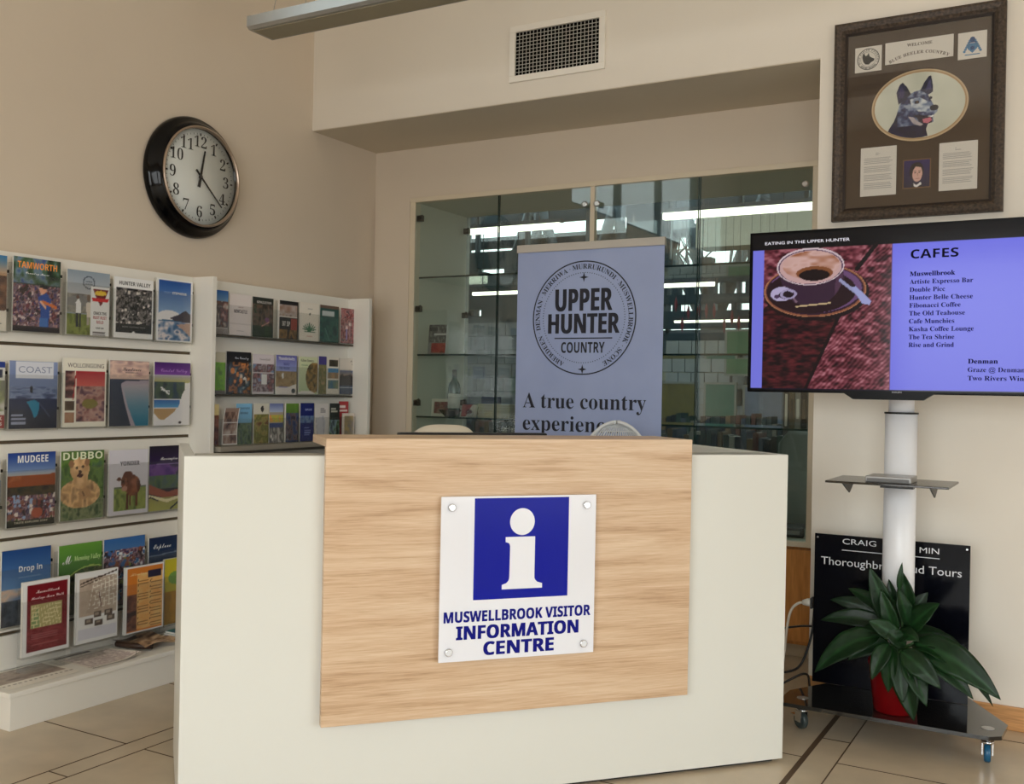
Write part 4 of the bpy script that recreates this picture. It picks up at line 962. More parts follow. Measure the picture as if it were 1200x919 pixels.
m_ = Pic(52, 74, (0, 0, 0)); m_.p([(.33, .40), (1, .34), (1, 1), (.66, 1), (.46, .70)], (1, 1, 1)); mk = m_.a[..., 0] > 0; t_ = np.clip((P.Y-.34)/.62, 0, 1)[..., None]; P.a[mk] = ((1-t_)*np.array((150, 138, 144))+t_*np.array((24, 92, 118)))[mk]
mag('Sundance beach magazine', 'magazine showing a long pale beach curving into blue-green sea', 2.991, 1.114, .212, .290, P, [('Sundance', .55, .155, .060, 'script', .48, 'C', (34, 28, 30)), ('BEACHSIDE LIFE', .55, .19, .016, 'bold', .32, 'C', (60, 50, 50))])
P = A((196, 190, 190)).g(0, .20, (56, 24, 84), (96, 52, 124)).g(.20, .32, (140, 136, 150), (150, 146, 84)).n(0, .31, .84, .58, [(24, 36, 34), (60, 76, 50), (30, 48, 62)], 7, 7, 6).l(.20, .40, .40, .50, .02, (206, 206, 196)).l(.20, .44, .42, .46, .012, (206, 206, 196)).g(.59, .72, (24, 74, 132), (70, 130, 170), 0, .72).p([(0, .73), (.62, .73), (.55, .80), (.25, .95), (0, .80)], (150, 120, 76)).p([(.98, .30), (1, 1), (.0, 1), (0, .92), (.3, .90), (.66, .74), (.78, .50)], (196, 190, 192)).e(.72, .955, .04, .02, (40, 36, 40))
mag('purple-topped magazine', 'purple-topped magazine with bridge and beach photos, beside the rack end below Port Stephens', 3.234, 1.113, .212, .292, P, [('Coastal Valley', .54, .15, .055, 'script', .74, 'C', (150, 110, 176))])
# third row
P = A((176, 176, 176)).r(.6, .3, 1, .6, (60, 90, 130)).r(0, .62, 1, .92, (96, 116, 66)).r(0, .92, 1, 1, (40, 44, 110))
mag('green-fielded magazine', 'white and green magazine cut by the picture edge, level with Mudgee', 2.290, .722, .196, .268, P)
P = A((30, 48, 90)).g(0, .34, (22, 46, 112), (120, 140, 166)).n(0, .30, 1, .56, [(96, 44, 20), (150, 84, 46), (60, 40, 30)], 6, 7, 3, mask=None).g(.26, .31, (120, 134, 160), (150, 150, 150)).p([(0, .40), (.5, .32), (1, .30), (1, .48), (0, .52)], (126, 62, 30)).n(0, .46, 1, .60, [(34, 38, 30), (70, 56, 36), (40, 30, 26)], 8, 10, 5).n(0, .58, 1, .92, CROWD+[(176, 160, 150), (60, 76, 40)], 14, 10, 6).blobs(60, 0, .58, 1, .88, .035, [(186, 176, 170), (96, 46, 44), (50, 40, 44), (120, 140, 170), (110, 70, 60)], 8).g(.90, 1, (44, 44, 30), (26, 26, 22)).e(.62, .82, .12, .07, (140, 70, 50))
mag('Mudgee magazine', 'magazine titled Mudgee with people picnicking below orange hills', 2.516, .718, .214, .298, P, [('MUDGEE', .52, .135, .095, 'bold', .64, 'C', (226, 226, 226)), ('TASTE EXPLORE STAY', .5, .955, .025, 'bold', .7, 'C', (176, 170, 150))])
P = A((60, 84, 40)).n(0, 0, 1, 1, [(40, 66, 30), (84, 110, 50), (60, 84, 60)], 9, 9, 3).n(0, .70, 1, 1, [(60, 80, 50), (110, 116, 84), (44, 62, 40)], 12, 12, 5)
P.n(0, 0, 1, 1, [(150, 116, 78), (190, 156, 112), (120, 92, 64)], 9, 9, 6, P.el(.45, .62, .46, .21)).n(0, 0, 1, 1, [(196, 164, 122), (160, 124, 86)], 9, 9, 7, P.el(.43, .27, .22, .17)|P.el(.45, .42, .17, .14)).e(.24, .19, .06, .055, (120, 90, 66)).e(.60, .17, .06, .055, (120, 90, 66)).e(.36, .25, .03, .018, (40, 28, 22)).e(.50, .24, .03, .018, (40, 28, 22)).e(.44, .31, .045, .025, (60, 40, 34)).e(.44, .36, .07, .032, (60, 26, 26)).e(.55, .62, .14, .08, (150, 116, 80)).l(.50, .60, .54, .66, .012, (70, 50, 36))
mag('Dubbo magazine', 'magazine titled Dubbo with a lion cub on green grass', 2.757, .721, .212, .292, P, [('DUBBO', .50, .125, .105, 'bold', .92, 'C', (196, 200, 176))])
P = A((176, 174, 182)).n(.13, .57, .94, .93, [(92, 110, 56), (120, 130, 70), (66, 84, 44)], 9, 7, 3).r(.13, .57, .94, .60, (84, 96, 80))
P.n(0, 0, 1, 1, [(84, 48, 34), (120, 74, 54), (66, 38, 28)], 8, 8, 5, P.el(.60, .56, .20, .16)|P.el(.43, .50, .12, .14)).e(.48, .385, .12, .05, (80, 44, 34)).e(.26, .45, .06, .03, (84, 48, 38)).e(.62, .42, .06, .03, (84, 48, 38)).e(.40, .60, .07, .04, (150, 110, 96)).r(.44, .68, .50, .92, (70, 38, 30)).r(.52, .70, .56, .86, (80, 46, 36)).r(.68, .66, .74, .88, (76, 42, 32)).e(.36, .49, .015, .012, (20, 14, 14)).e(.46, .49, .015, .012, (20, 14, 14))
mag('Yonder magazine', 'pale magazine titled Yonder with a brown calf in grass', 2.996, .720, .212, .288, P, [('YONDER', .52, .245, .066, 'bold', .50, 'C', (50, 46, 56))])
P = A((30, 24, 34)).g(0, .28, (22, 18, 28), (40, 24, 60)).n(0, .28, 1, .46, [(60, 30, 96), (96, 60, 120), (40, 36, 56)], 4, 8, 3).p([(.70, .50), (.86, .28), (1, .28), (1, .6), (.8, .62)], (46, 44, 60)).n(0, .46, 1, .66, [(40, 62, 50), (74, 92, 56), (60, 76, 84)], 7, 8, 4).p([(0, .58), (.5, .72), (1, .66), (1, .78), (.4, .80), (0, .72)], (126, 70, 52)).g(.80, 1, (126, 124, 70), (140, 140, 70)).p([(.0, .74), (.5, .83), (1, .76), (1, .80), (.5, .88), (0, .78)], (196, 186, 150)).l(.60, .98, 1, .80, .02, (20, 20, 24)).l(.05, .78, .26, .84, .015, (20, 20, 24))
mag('dark Barrington magazine', 'dark magazine with purple dusk and winding track, beside the desk edge', 3.214, .720, .212, .298, P, [('Barrington', .54, .22, .050, 'script', .48, 'C', (216, 216, 222)), ('GREAT WALKS', .5, .29, .018, 'bold', .6, 'C', (140, 120, 170))])
# fourth row
P = A((34, 66, 110)).g(0, .55, (26, 58, 110), (80, 116, 156)).n(0, .52, 1, .66, [(120, 136, 156), (176, 150, 130), (90, 110, 140)], 5, 6, 3).n(0, .66, 1, 1, [(30, 34, 44), (60, 66, 76), (20, 24, 32)], 6, 8, 4)
mag('blue Drop in magazine', 'blue magazine with the words Drop in over mountain clouds', 2.499, .324, .218, .304, P, [('Drop in', .58, .30, .072, 'bold', .48, 'C', (226, 228, 232)), ('COME AND EXPLORE', .56, .385, .018, 'bold', .45, 'C', (120, 146, 176))])
P = A((70, 110, 44)).g(0, .4, (84, 130, 50), (60, 100, 44)).n(0, 0, 1, 1, [(46, 60, 40), (84, 84, 56), (30, 40, 30)], 8, 8, 5, P.el(.75, .85, .78, .50)).ring(.75, .85, .80, .52, .03, (150, 170, 90))
mag('green Manning Valley magazine', 'green magazine lettered Manning Valley behind the white street map', 2.755, .320, .212, .298, P, [('M', .08, .27, .13, 'script', .22, 'L', (226, 230, 220)), ('Manning Valley', .34, .24, .070, 'ital', .62, 'L', (176, 200, 140))])
P = A((44, 74, 120)).g(0, .2, (40, 84, 140), (60, 96, 140)).n(0, .18, 1, 1, CROWD+[(200, 196, 190), (40, 90, 130)], 12, 14, 5).blobs(80, 0, .18, 1, .9, .045, [(206, 200, 196), (30, 30, 40), (110, 120, 60), (50, 84, 130), (120, 70, 50)], 8)
mag('crowd collage magazine', 'blue magazine with a collage of many small people, behind the orange list', 2.978, .318, .220, .300, P)
P = A((22, 38, 62)).g(0, 1, (20, 34, 60), (30, 66, 110)).l(.0, .30, 1, .26, .012, (96, 110, 130)).g(.3, .42, (52, 62, 82), (24, 40, 66))
mag('navy Explore magazine', 'navy magazine titled Explore, partly hidden by the desk edge', 3.222, .307, .212, .290, P, [('Explore', .12, .18, .075, 'script', .48, 'L', (206, 212, 220))])
# free-standing holders on the ledge
def standing(label, y0, zb, w, h, pic, texts, short, X=-3.66, thick=.012):
    booklet('leaflet', label, 'leaflet', y0, zb, w, h, pic, texts, X=X, thick=thick, group='leaflets standing on the rack ledge')
    holder(y0, zb, w, h*.93, 'clear stand on the rack ledge holding the '+short, X=X+.0165-.043+.0, depth=.034, foot=zb-.151, grp='clear stands on the rack ledge')
P = A((206, 202, 200)).r(.10, .05, .95, .94, (96, 16, 26)).n(.10, .62, .95, .92, [(90, 16, 26), (120, 44, 48)], 10, 26, 5).r(.18, .33, .82, .64, (150, 142, 96)).p([(.2, .50), (.32, .36), (.36, .62), (.2, .63)], (110, 130, 84))
rs = random.Random(3)
for k in range(9): P.l(.20+.06*k, .34, .24+.07*k, .63, .006, (190, 180, 140)); 
for k in range(5): P.l(.19, .37+.055*k, .81, .36+.05*k, .006, (190, 180, 140))
for y in (.72, .75, .78, .81, .86): P.l(.2, y, .75, y, .006, (130, 70, 72))
standing('maroon leaflet with a pale street map, standing at the left on the ledge', 2.545, .208, .212, .297, P, [('Muswellbrook', .52, .17, .045, 'script', .5, 'C', (214, 190, 190)), ('Heritage Town Walk', .52, .25, .040, 'script', .70, 'C', (214, 190, 190))], 'maroon leaflet')
P = A((204, 198, 192)).n(.08, .10, .97, .62, [(140, 124, 110), (160, 146, 132), (150, 134, 120)], 6, 8, 3).l(.10, .16, .55, .09, .014, (50, 36, 30)).l(.10, .20, .55, .13, .010, (50, 36, 30)).l(.55, .10, .95, .04, .014, (50, 36, 30))
for k in range(7): P.l(.42+.09*k, .14, .30+.12*k, .52, .006, (196, 188, 178)); P.l(.40, .18+.06*k, .96, .10+.065*k, .006, (196, 188, 178))
P.l(.54, .32, .60, .54, .010, (70, 30, 30))
for (x, y) in ((.22, .66), (.42, .58), (.45, .70), (.68, .58), (.74, .66)): P.r(x, y, x+.18, y+.08, (74, 62, 56)); P.r(x+.03, y+.02, x+.12, y+.05, (130, 118, 108))
P.r(.06, .80, .97, .95, (176, 176, 184))
standing('white leaflet with brown ribbon and street map in the middle of the ledge', 2.790, .208, .207, .297, P, [], 'white street map leaflet')
P = A((206, 202, 196)).r(.05, .03, .97, .97, (176, 104, 40)).n(.30, .12, .97, .95, [(190, 140, 80), (206, 160, 104)], 6, 14, 4).n(.05, .42, .30, .96, [(60, 36, 36), (110, 70, 54), (40, 28, 34)], 4, 10, 5).r(.58, .10, .92, .20, (34, 32, 52))
for k in range(20): P.l(.34, .20+.038*k, .60, .20+.038*k, .005, (120, 76, 40)); P.l(.66, .24+.036*k, .93, .24+.036*k, .005, (120, 76, 40))
for k in range(9): P.e(.335, .22+.08*k, .012, .012, (40, 26, 20)); P.e(.64, .26+.08*k, .012, .012, (40, 26, 20))
standing('orange and cream leaflet of listings, standing nearest the desk on the ledge', 3.036, .200, .212, .294, P, [('Attractions', .12, .135, .045, 'script', .44, 'L', (226, 190, 140))], 'orange listings leaflet')
P = A((150, 140, 40)).g(0, .35, (166, 158, 44), (176, 160, 40)).e(.45, .30, .3, .10, (96, 130, 60)).n(0, .5, 1, 1, [(150, 110, 40), (110, 84, 40)], 6, 6, 3)
standing('yellow leaflet half hidden by the desk edge at the end of the ledge', 3.262, .20, .15, .300, P, [], 'yellow leaflet', X=-3.67)

# loose papers on the ledge
def flat(nm, label, cat, x, y0, w, h, pic, texts=(), z=.1452, thick=.0008, rz=HALF, curve=None, grp=None):
    o = thing(nm, label, cat, (x, y0, z+thick), rz, grp, tilt=-HALF)
    if curve is None: MB().box(0, w, .0002, thick-.0002, 0, h).build('sheet', paper_m, o, local=True)
    else:
        q = MB(); 
    printed(o, pic, w, h, gain=1.5, curve=curve, y=-.0001, name='printed_side')
    if texts:
        t = Text()
        for (s, xx, zz, hh, st_, ww, al_) in texts: t.line(s, xx*w, (1-zz)*h, hh*h, st_, ww*w, al_)
        t.build(brn_ink, o)
    return o
P = Pic(60, 44, (206, 200, 190)).n(0, 0, .95, .66, [(120, 106, 96), (150, 136, 124), (100, 86, 80)], 7, 6, 3)
for k in range(14): P.r(.03+.07*k, .76, .07+.07*k, .80, (140, 132, 124))
flat('map_sheet', 'tan map sheet lying flat at the left end of the ledge', 'map', -3.50, 2.385, .315, .235, P)
P = Pic(52, 52, (196, 188, 178)).n(.08, .2, .95, .9, [(196, 186, 178), (160, 144, 140), (206, 196, 188)], 16, 16, 3).r(0, .02, .72, .10, (50, 40, 34)).ring(.5, .5, .62, .62, .02, (120, 106, 96)).l(.02, .97, .98, .97, .008, (90, 76, 66)).l(.98, .1, .98, .95, .008, (90, 76, 66))
flat('map_sheet', 'pale street map with a dark heading, curling at its corner on the ledge', 'map', -3.49, 2.745, .24, .255, P, curve=lambda u, v: -.020*np.clip(u-.55, 0, 1)**2/.2*(1-v))
P = Pic(50, 50, (150, 124, 98)).n(0, 0, 1, 1, [(110, 84, 62), (176, 154, 128), (140, 112, 86), (70, 52, 40)], 6, 9, 4).r(0, 0, .6, .12, (44, 32, 26))
lf = flat('folded_leaflet', 'brown leaflet with a dark rolled edge lying crumpled near the desk', 'leaflet', -3.52, 3.03, .20, .21, P, curve=lambda u, v: -.021-.010*np.sin(u*5+v*3)-.008*np.sin(v*7))
q = MB(); q.tube([(.0, -.014, .18), (.02, -.014, .08), (.055, -.013, .02)], [.013, .014, .012], 12); q.build('rolled_edge', mat('dark_brown_roll', (66, 46, 34), .5), lf, local=True)
for k in range(4):
    P = Pic(20, 20, (40, 90, 150) if k != 1 else (170, 170, 60)).n(0, 0, 1, 1, [(36, 84, 140), (60, 120, 90)], 4, 4, k+2)
    flat('booklet', 'blue and green booklet in the small flat pile at the desk end of the ledge', 'booklet', -3.56+.004*k, 3.245+.003*k, .15, .10, P, z=.1452+.0085*k, thick=.0082, grp='flat pile of small booklets')

# ------------------------------------------------------------------ small brochures on the corner rack
def bro(label, y0, zb, w, h, pic, texts=(), X=-3.722, **k): booklet('brochure', label, 'brochure', y0, zb, w, h, pic, texts, X=X, thick=k.pop('thick', .005), group='brochures on the corner rack', **k)
def B_(bg, w=32, h=44): return Pic(w, h, bg)
P = B_((150, 146, 140)).g(0, .25, (30, 74, 134), (90, 120, 150)).n(0, .25, 1, .85, [(150, 140, 130), (60, 54, 54), (110, 70, 60), (180, 172, 164)], 6, 8, 3).r(0, .86, 1, 1, (120, 114, 110))
bro('blue-topped brochure half hidden by the rack end, top left', 3.545, 1.556, .129, .214, P)
bro('plain white brochure titled Newcastle', 3.684, 1.556, .150, .206, B_((186, 178, 176)).r(0, .70, 1, .72, (170, 162, 160)), [('NEWCASTLE', .5, .46, .085, 'bold', .60, 'C', (60, 50, 54)), ('VISITOR', .5, .33, .025, 'bold', .24, 'C', (130, 90, 90)), ('VISITOR GUIDE', .5, .90, .018, 'bold', .32, 'C', (110, 104, 104))])
P = B_((34, 36, 30)).n(0, .18, 1, .75, [(24, 24, 24), (60, 50, 40), (90, 70, 60), (40, 50, 36)], 8, 9, 4).n(0, .7, 1, 1, [(36, 50, 30), (28, 34, 26)], 6, 6, 5).l(.45, .72, .8, .60, .02, (150, 110, 100)).e(.7, .55, .1, .06, (96, 60, 90))
bro('dark brochure titled Singleton', 3.842, 1.556, .152, .204, P, [('SINGLETON', .55, .15, .06, 'serif', .7, 'C', (190, 184, 180))])
P = B_((26, 24, 26)).r(0, 0, 1, .06, (20, 18, 20)).n(.06, .12, .94, .40, [(120, 96, 84), (150, 140, 136), (70, 52, 46)], 4, 5, 3).r(.06, .42, .94, .44, (190, 186, 180)).r(.62, .46, .94, .74, (120, 54, 44)).n(.06, .76, .94, .98, [(60, 44, 30), (120, 90, 50), (30, 26, 26)], 6, 4, 6).r(0, 0, .05, 1, (190, 184, 180))
bro('black brochure with white left edge and stacked photos', 4.033, 1.557, .152, .202, P, [('EAT', .2, .66, .12, 'bold', .16, 'L', (190, 186, 180)), ('SIP', .42, .66, .12, 'bold', .16, 'L', (190, 186, 180))])
P = B_((190, 184, 174)).lines(.42, .12, .66, .22, 3, (150, 146, 140)).e(.52, .30, .04, .03, (60, 70, 60))
for k in range(9): P.l(.5, .74, .5+.34*math.sin(-1.3+.325*k), .74-.20*math.cos(-1.3+.325*k), .022, (52, 90, 66))
P.l(.28, .76, .80, .76, .02, (52, 90, 66)); P.l(.38, .88, .64, .88, .012, (170, 140, 130))
bro('white brochure with a green leafy emblem', 4.199, 1.557, .155, .207, P)
P = B_((30, 62, 58)).r(0, 0, 1, .10, (84, 64, 54)).r(.14, .15, .74, .30, (150, 156, 156)).n(0, .34, 1, 1, [(26, 56, 54), (44, 84, 76), (20, 44, 46)], 5, 8, 5).l(.28, .62, .52, .94, .025, (70, 110, 104))
bro('dark green brochure with a grey title panel', 4.364, 1.557, .160, .205, P)
P = B_((80, 44, 50)).n(0, 0, 1, 1, [(60, 30, 36), (120, 60, 60), (150, 110, 110), (50, 34, 44)], 9, 11, 6).e(.42, .55, .09, .05, (196, 170, 170)).r(.36, .58, .46, .88, (120, 110, 160)).e(.64, .45, .08, .05, (196, 180, 176)).r(.58, .5, .68, .84, (140, 100, 110))
bro('reddish brochure with two standing figures, far end of its row', 4.543, 1.559, .130, .200, P)
P = B_((90, 130, 36)).r(0, 0, .5, .2, (24, 24, 22)).r(.45, 0, 1, .26, (160, 156, 140)).n(0, .26, 1, 1, [(84, 130, 30), (104, 150, 40), (70, 100, 40)], 4, 5, 3).r(0, .9, 1, 1, (90, 84, 80))
bro('lime green brochure half hidden by the rack end', 3.548, 1.262, .115, .204, P)
P = B_((22, 20, 22)).n(.12, .26, 1, .98, [(40, 30, 28), (150, 96, 50), (60, 44, 40), (30, 60, 76), (190, 170, 150)], 5, 7, 4).blobs(20, .2, .3, .95, .75, .06, [(176, 110, 56), (30, 26, 26), (196, 186, 180)], 5)
bro('black brochure lettered Our Country, tallest in the middle row', 3.670, 1.262, .168, .211, P, [('Our Country', .62, .17, .06, 'script', .56, 'C', (186, 190, 200))])
P = B_((176, 168, 172)).n(0, .24, 1, .94, [(90, 70, 74), (150, 140, 144), (60, 50, 60), (130, 84, 84), (100, 120, 150)], 7, 9, 5).r(0, .46, 1, .47, (190, 184, 186)).r(0, .70, 1, .71, (190, 184, 186)).r(.42, .50, .66, .76, (196, 192, 192)).l(0, .97, 1, .94, .03, (176, 170, 176))
bro('white-topped brochure with a grid of small photos', 3.853, 1.263, .156, .205, P, [('Tenterfield', .55, .15, .05, 'ital', .5, 'C', (110, 100, 104))])
P = B_((110, 112, 160)).g(0, .44, (86, 84, 140), (130, 142, 186)).n(0, .42, 1, .80, [(110, 90, 66), (140, 120, 90), (90, 76, 58)], 6, 6, 4).e(.34, .52, .05, .07, (200, 196, 190)).p([(0, .80), (.5, .82), (1, .72), (1, 1), (0, 1)], (186, 180, 176)).e(.84, .90, .10, .06, (40, 40, 40))
bro('violet brochure titled Thunderbolts above a dry hillside', 4.022, 1.262, .160, .208, P, [('Thunderbolts', .5, .12, .07, 'bold', .78, 'C', (206, 206, 222)), ('WAY', .5, .26, .07, 'bold', .3, 'C', (60, 64, 130)), ('TO RIDE', .4, .36, .06, 'bold', .5, 'C', (60, 64, 130))])
P = B_((170, 176, 140)).g(0, 1, (176, 180, 150), (150, 164, 130)).n(0, 0, 1, 1, [(90, 70, 40), (130, 104, 60), (60, 54, 36)], 7, 8, 4, P.el(.82, .55, .44, .40)).e(.4, 1.02, .5, .12, (190, 186, 180))
bro('pale green brochure titled Glen Innes with round photo', 4.200, 1.266, .150, .202, P, [('Glen Innes', .10, .13, .07, 'serif', .68, 'L', (40, 50, 36)), ('HIGHLANDS', .12, .24, .03, 'bold', .36, 'L', (80, 120, 70))])
P = B_((110, 104, 84), 16).r(0, 0, 1, .22, (60, 52, 110)).n(0, .22, 1, 1, [(120, 104, 70), (90, 92, 60), (140, 120, 90)], 4, 7, 3)
bro('narrow brochure with violet top, wedged beside the round-photo one', 4.361, 1.266, .065, .210, P)
P = B_((186, 180, 170), 22).n(.16, .06, .9, .24, [(30, 28, 26), (70, 60, 40)], 5, 4, 3).r(.1, .30, .95, .42, (60, 110, 150)).n(.1, .42, .95, .56, [(150, 120, 90), (110, 100, 84)], 4, 4, 4).n(.1, .62, .95, .84, [(60, 90, 110), (96, 110, 96), (130, 116, 90)], 5, 5, 5)
bro('slim white brochure with a black box and beach strips', 4.433, 1.266, .100, .206, P)
P = B_((176, 170, 162)).g(.34, .56, (60, 76, 110), (150, 110, 76)).p([(0, .52), (.2, .42), (.3, .50), (.6, .46), (.75, .44), (1, .54), (1, .74), (0, .74)], (30, 26, 30)).r(0, .74, 1, 1, (44, 56, 78)).r(0, .80, 1, .82, (130, 140, 150)).ring(.78, .14, .07, .07, .2, (60, 56, 56))
bro('white-topped brochure with a skyline at dusk, far end of the middle row', 4.543, 1.267, .130, .206, P)
# lowest row
P = B_((90, 60, 48)).r(0, 0, 1, .28, (190, 176, 130)).n(0, .28, 1, 1, [(60, 34, 28), (110, 70, 54), (130, 84, 66)], 5, 8, 3)
bro('brown and cream brochure against the rack end, lowest row', 3.530, 1.011, .075, .200, P, X=-3.70)
P = B_((120, 100, 92)).n(0, .12, 1, .95, [(60, 44, 40), (120, 96, 84), (160, 150, 140)], 5, 6, 3).r(0, .38, 1, .40, (190, 186, 180)).r(0, .70, 1, .72, (190, 186, 180)).r(0, 0, .07, 1, (196, 190, 186)).r(.93, 0, 1, 1, (196, 190, 186)).r(0, .95, 1, 1, (196, 190, 186))
bro('curled white-edged brochure with three brown photos', 3.616, 1.011, .100, .182, P, [('music', .4, .14, .07, 'bold', .6, 'C', (50, 44, 44))], X=-3.685, curve=lambda u, v: -.03*(v**2)*(1)+.015*v)
P = B_((96, 140, 170)).g(0, .48, (110, 156, 186), (90, 130, 156)).n(0, .48, 1, 1, [(40, 56, 40), (84, 100, 70), (50, 60, 64)], 6, 7, 4)
bro('sky-blue brochure above a leafy garden, lowest row', 3.720, 1.011, .110, .203, P, [('MOUNTAINS', .5, .14, .045, 'bold', .7, 'C', (60, 90, 120)), ('AND GORGES', .5, .26, .05, 'bold', .5, 'C', (44, 60, 90))], X=-3.70)
P = B_((96, 96, 56)).r(0, 0, 1, .28, (176, 172, 160)).e(.55, .14, .10, .08, (40, 36, 30)).n(0, .28, 1, 1, [(110, 108, 56), (84, 84, 44), (130, 120, 70), (90, 60, 40)], 5, 8, 3)
bro('olive brochure with a crest on its pale top', 3.845, 1.011, .106, .203, P, X=-3.70)
P = B_((140, 130, 120)).g(0, .22, (80, 90, 140), (150, 160, 180)).n(0, .30, 1, .48, [(176, 140, 50), (140, 150, 70), (190, 120, 60)], 4, 4, 4).r(0, .5, 1, .62, (50, 60, 100)).n(0, .62, 1, 1, [(150, 144, 138), (60, 56, 56), (190, 186, 180)], 6, 6, 5)
bro('brochure of stacked colour bands, yellow strip across its middle', 3.957, 1.011, .103, .203, P, X=-3.70)
P = B_((40, 50, 84)).g(0, .26, (84, 116, 44), (70, 100, 40)).n(.06, .26, .96, .96, [(36, 46, 84), (60, 66, 90), (90, 70, 70), (30, 30, 44)], 6, 8, 5).r(0, 0, .06, 1, (190, 184, 178))
bro('green-topped navy brochure in the lowest row', 4.075, 1.011, .104, .203, P, X=-3.70)
P = B_((20, 26, 84)).n(0, .34, 1, .52, [(40, 60, 110), (90, 110, 140), (24, 30, 70)], 6, 5, 3).lines(.3, .62, .8, .86, 4, (90, 100, 150))
bro('deep blue brochure, all one colour, lowest row', 4.193, 1.011, .110, .206, P, [('EXPLORE', .6, .2, .05, 'bold', .5, 'C', (150, 160, 200))], X=-3.70)
P = B_((176, 172, 170)).lines(.4, .12, .8, .26, 3, (70, 66, 70)).p([(.1, .40), (.6, .34), (.8, .5), (.7, .9), (.2, .95)], (160, 160, 166)).l(.1, .4, .2, .95, .012, (110, 110, 120)).l(.6, .34, .7, .9, .012, (110, 110, 120))
bro('white brochure with a thin outline map, lowest row', 4.313, 1.011, .110, .203, P, X=-3.70)
P = B_((26, 30, 28)).n(0, .45, 1, 1, [(40, 50, 60), (110, 130, 140), (60, 84, 50), (20, 24, 24)], 5, 7, 5).lines(.15, .12, .8, .26, 2, (150, 150, 140))
bro('black brochure with a misty waterfall, lowest row', 4.435, 1.011, .086, .204, P, X=-3.70)
P = B_((140, 40, 44)).lines(.1, .10, .9, .30, 2, (196, 180, 176)).r(0, .4, 1, 1, (110, 34, 38))
bro('red brochure behind the pale framed card, far end of the lowest row', 4.532, 1.011, .086, .215, P, X=-3.715)
P = B_((186, 178, 170)).n(.16, .12, .86, .95, [(150, 130, 84), (120, 110, 90), (96, 90, 130)], 3, 5, 3)
bro('pale framed card leaning at the far end of the lowest row', 4.538, 1.011, .105, .148, P, X=-3.69)
for nm, z, X, hh in (('uppermost', 1.553, -3.7615, .15), ('middle', 1.259, -3.7615, .15), ('lowest', 1.0092, -3.745, .13)):
    o = thing('brochure_tray', 'clear acrylic tray along the %s row of small brochures' % nm, 'brochure tray', (X, 3.53, z+.0005), HALF, 'clear trays on the corner rack'); L_ = 1.10
    if nm == 'lowest': fd = .075
    else: fd = .052
    MB().box(0, L_, -fd, -fd+.002, 0, hh).build('front_plate', acr_m, o, local=True); MB().box(0, L_, -fd+.002, 0, 0, .002).build('floor_strip', acr_m, o, local=True)
    MB().box(L_-.002, L_, -fd+.002, 0, .002, hh).build('end_plate', acr_m, o, local=True)

# ------------------------------------------------------------------ things in the display cabinet
S3, S2 = 1.1412, 1.5182
wb = thing('wine_bottle', 'green wine bottle with pale label on the glass shelf', 'bottle', (-3.415, 5.27, S3))
MB().lathe([(0, 0), (.036, 0), (.038, .005), (.038, .175), (.034, .200), (.016, .225), (.0135, .24), (.0135, .285), (0, .285)], 28).build('glass_body', mat('bottle_green', (28, 70, 56), .08, coat=.5), wb, local=True)
MB().lathe([(.0385, .05), (.0387, .05), (.0387, .14), (.0385, .14)], 28, cap=False).build('label', mat('bottle_label', (206, 204, 196), .6), wb, local=True)
MB().lathe([(.0148, .245), (.0148, .287), (0, .288)], 20).build('capsule', mat('capsule_grey', (110, 112, 108), .4, metal=.4), wb, local=True)
pf = thing('photo_frame', 'small white-framed photo standing on the glass shelf left of the bottle', 'photo frame', (-3.565, 5.24, S3), .12, tilt=-.12)
q = MB()
for b_ in ((0, .14, 0, .012, 0, .016), (0, .14, 0, .012, .09, .106), (0, .016, 0, .012, .016, .09), (.124, .14, 0, .012, .016, .09)): q.box(*b_)
q.build('frame', mat('frame_cream', (206, 200, 186), .5), pf, local=True)
printed(pf, Pic(24, 18, (120, 100, 96)).n(0, 0, 1, 1, [(150, 140, 130), (120, 60, 56), (90, 84, 84)], 4, 4, 2), .108, .074, .016, .016, .006, name='photograph')
MB().box(.10, .165, .03, .04, .006, .112).build('easel_back', mat('easel_blue', (40, 84, 120), .5), pf, local=True)
gt = thing('glass_tumbler', 'clear glass tumbler on the shelf behind the small white frame', 'glass', (-3.54, 5.45, S3))
MB().lathe([(0, 0), (.036, 0), (.042, .15), (.040, .15), (.034, .01), (0, .01)], 24).build('tumbler', clear_mat('tumbler_glass', (.88, .9, .9), .06), gt, local=True)
bw = thing('bowl', 'shallow black bowl in front of the wine bottle', 'bowl', (-3.375, 5.165, S3))
MB().lathe([(0, 0), (.03, 0), (.034, .006), (.066, .034), (.070, .042), (.066, .042), (.032, .01), (0, .008)], 30).build('bowl_body', mat('bowl_black', (20, 18, 18), .2), bw, local=True)
pk = thing('gift_packet', 'red and white packet leaning beside the black bowl', 'packet', (-3.325, 5.21, S3+.003), .1, tilt=-.25)
MB().box(0, .10, 0, .012, 0, .075).build('packet_body', paper_m, pk, .003, local=True)
printed(pk, Pic(24, 18, (190, 180, 172)).p([(0, 0), (.7, 0), (.3, 1), (0, 1)], (140, 60, 56)).e(.5, .6, .2, .2, (90, 20, 24)), .10, .075, 0, 0, -.0005, name='printed_front')
sp_ = thing('glass_ball', 'small clear glass ball at the edge of the shelf', 'paperweight', (-3.235, 5.17, S3))
MB().ball((0, 0, .022), .022).build('ball', clear_mat('tumbler_glass'), sp_, local=True)
bx_ = thing('gift_box', 'dark blue upright box behind the packet on the shelf', 'box', (-3.31, 5.42, S3))
MB().box(0, .115, 0, .05, 0, .125).build('box_body', mat('box_navy', (34, 50, 84), .4), bx_, .002, local=True)
MB().box(.01, .105, -.0008, 0, .02, .10).build('front_panel', mat('box_slate', (60, 76, 104), .4), bx_, local=True)
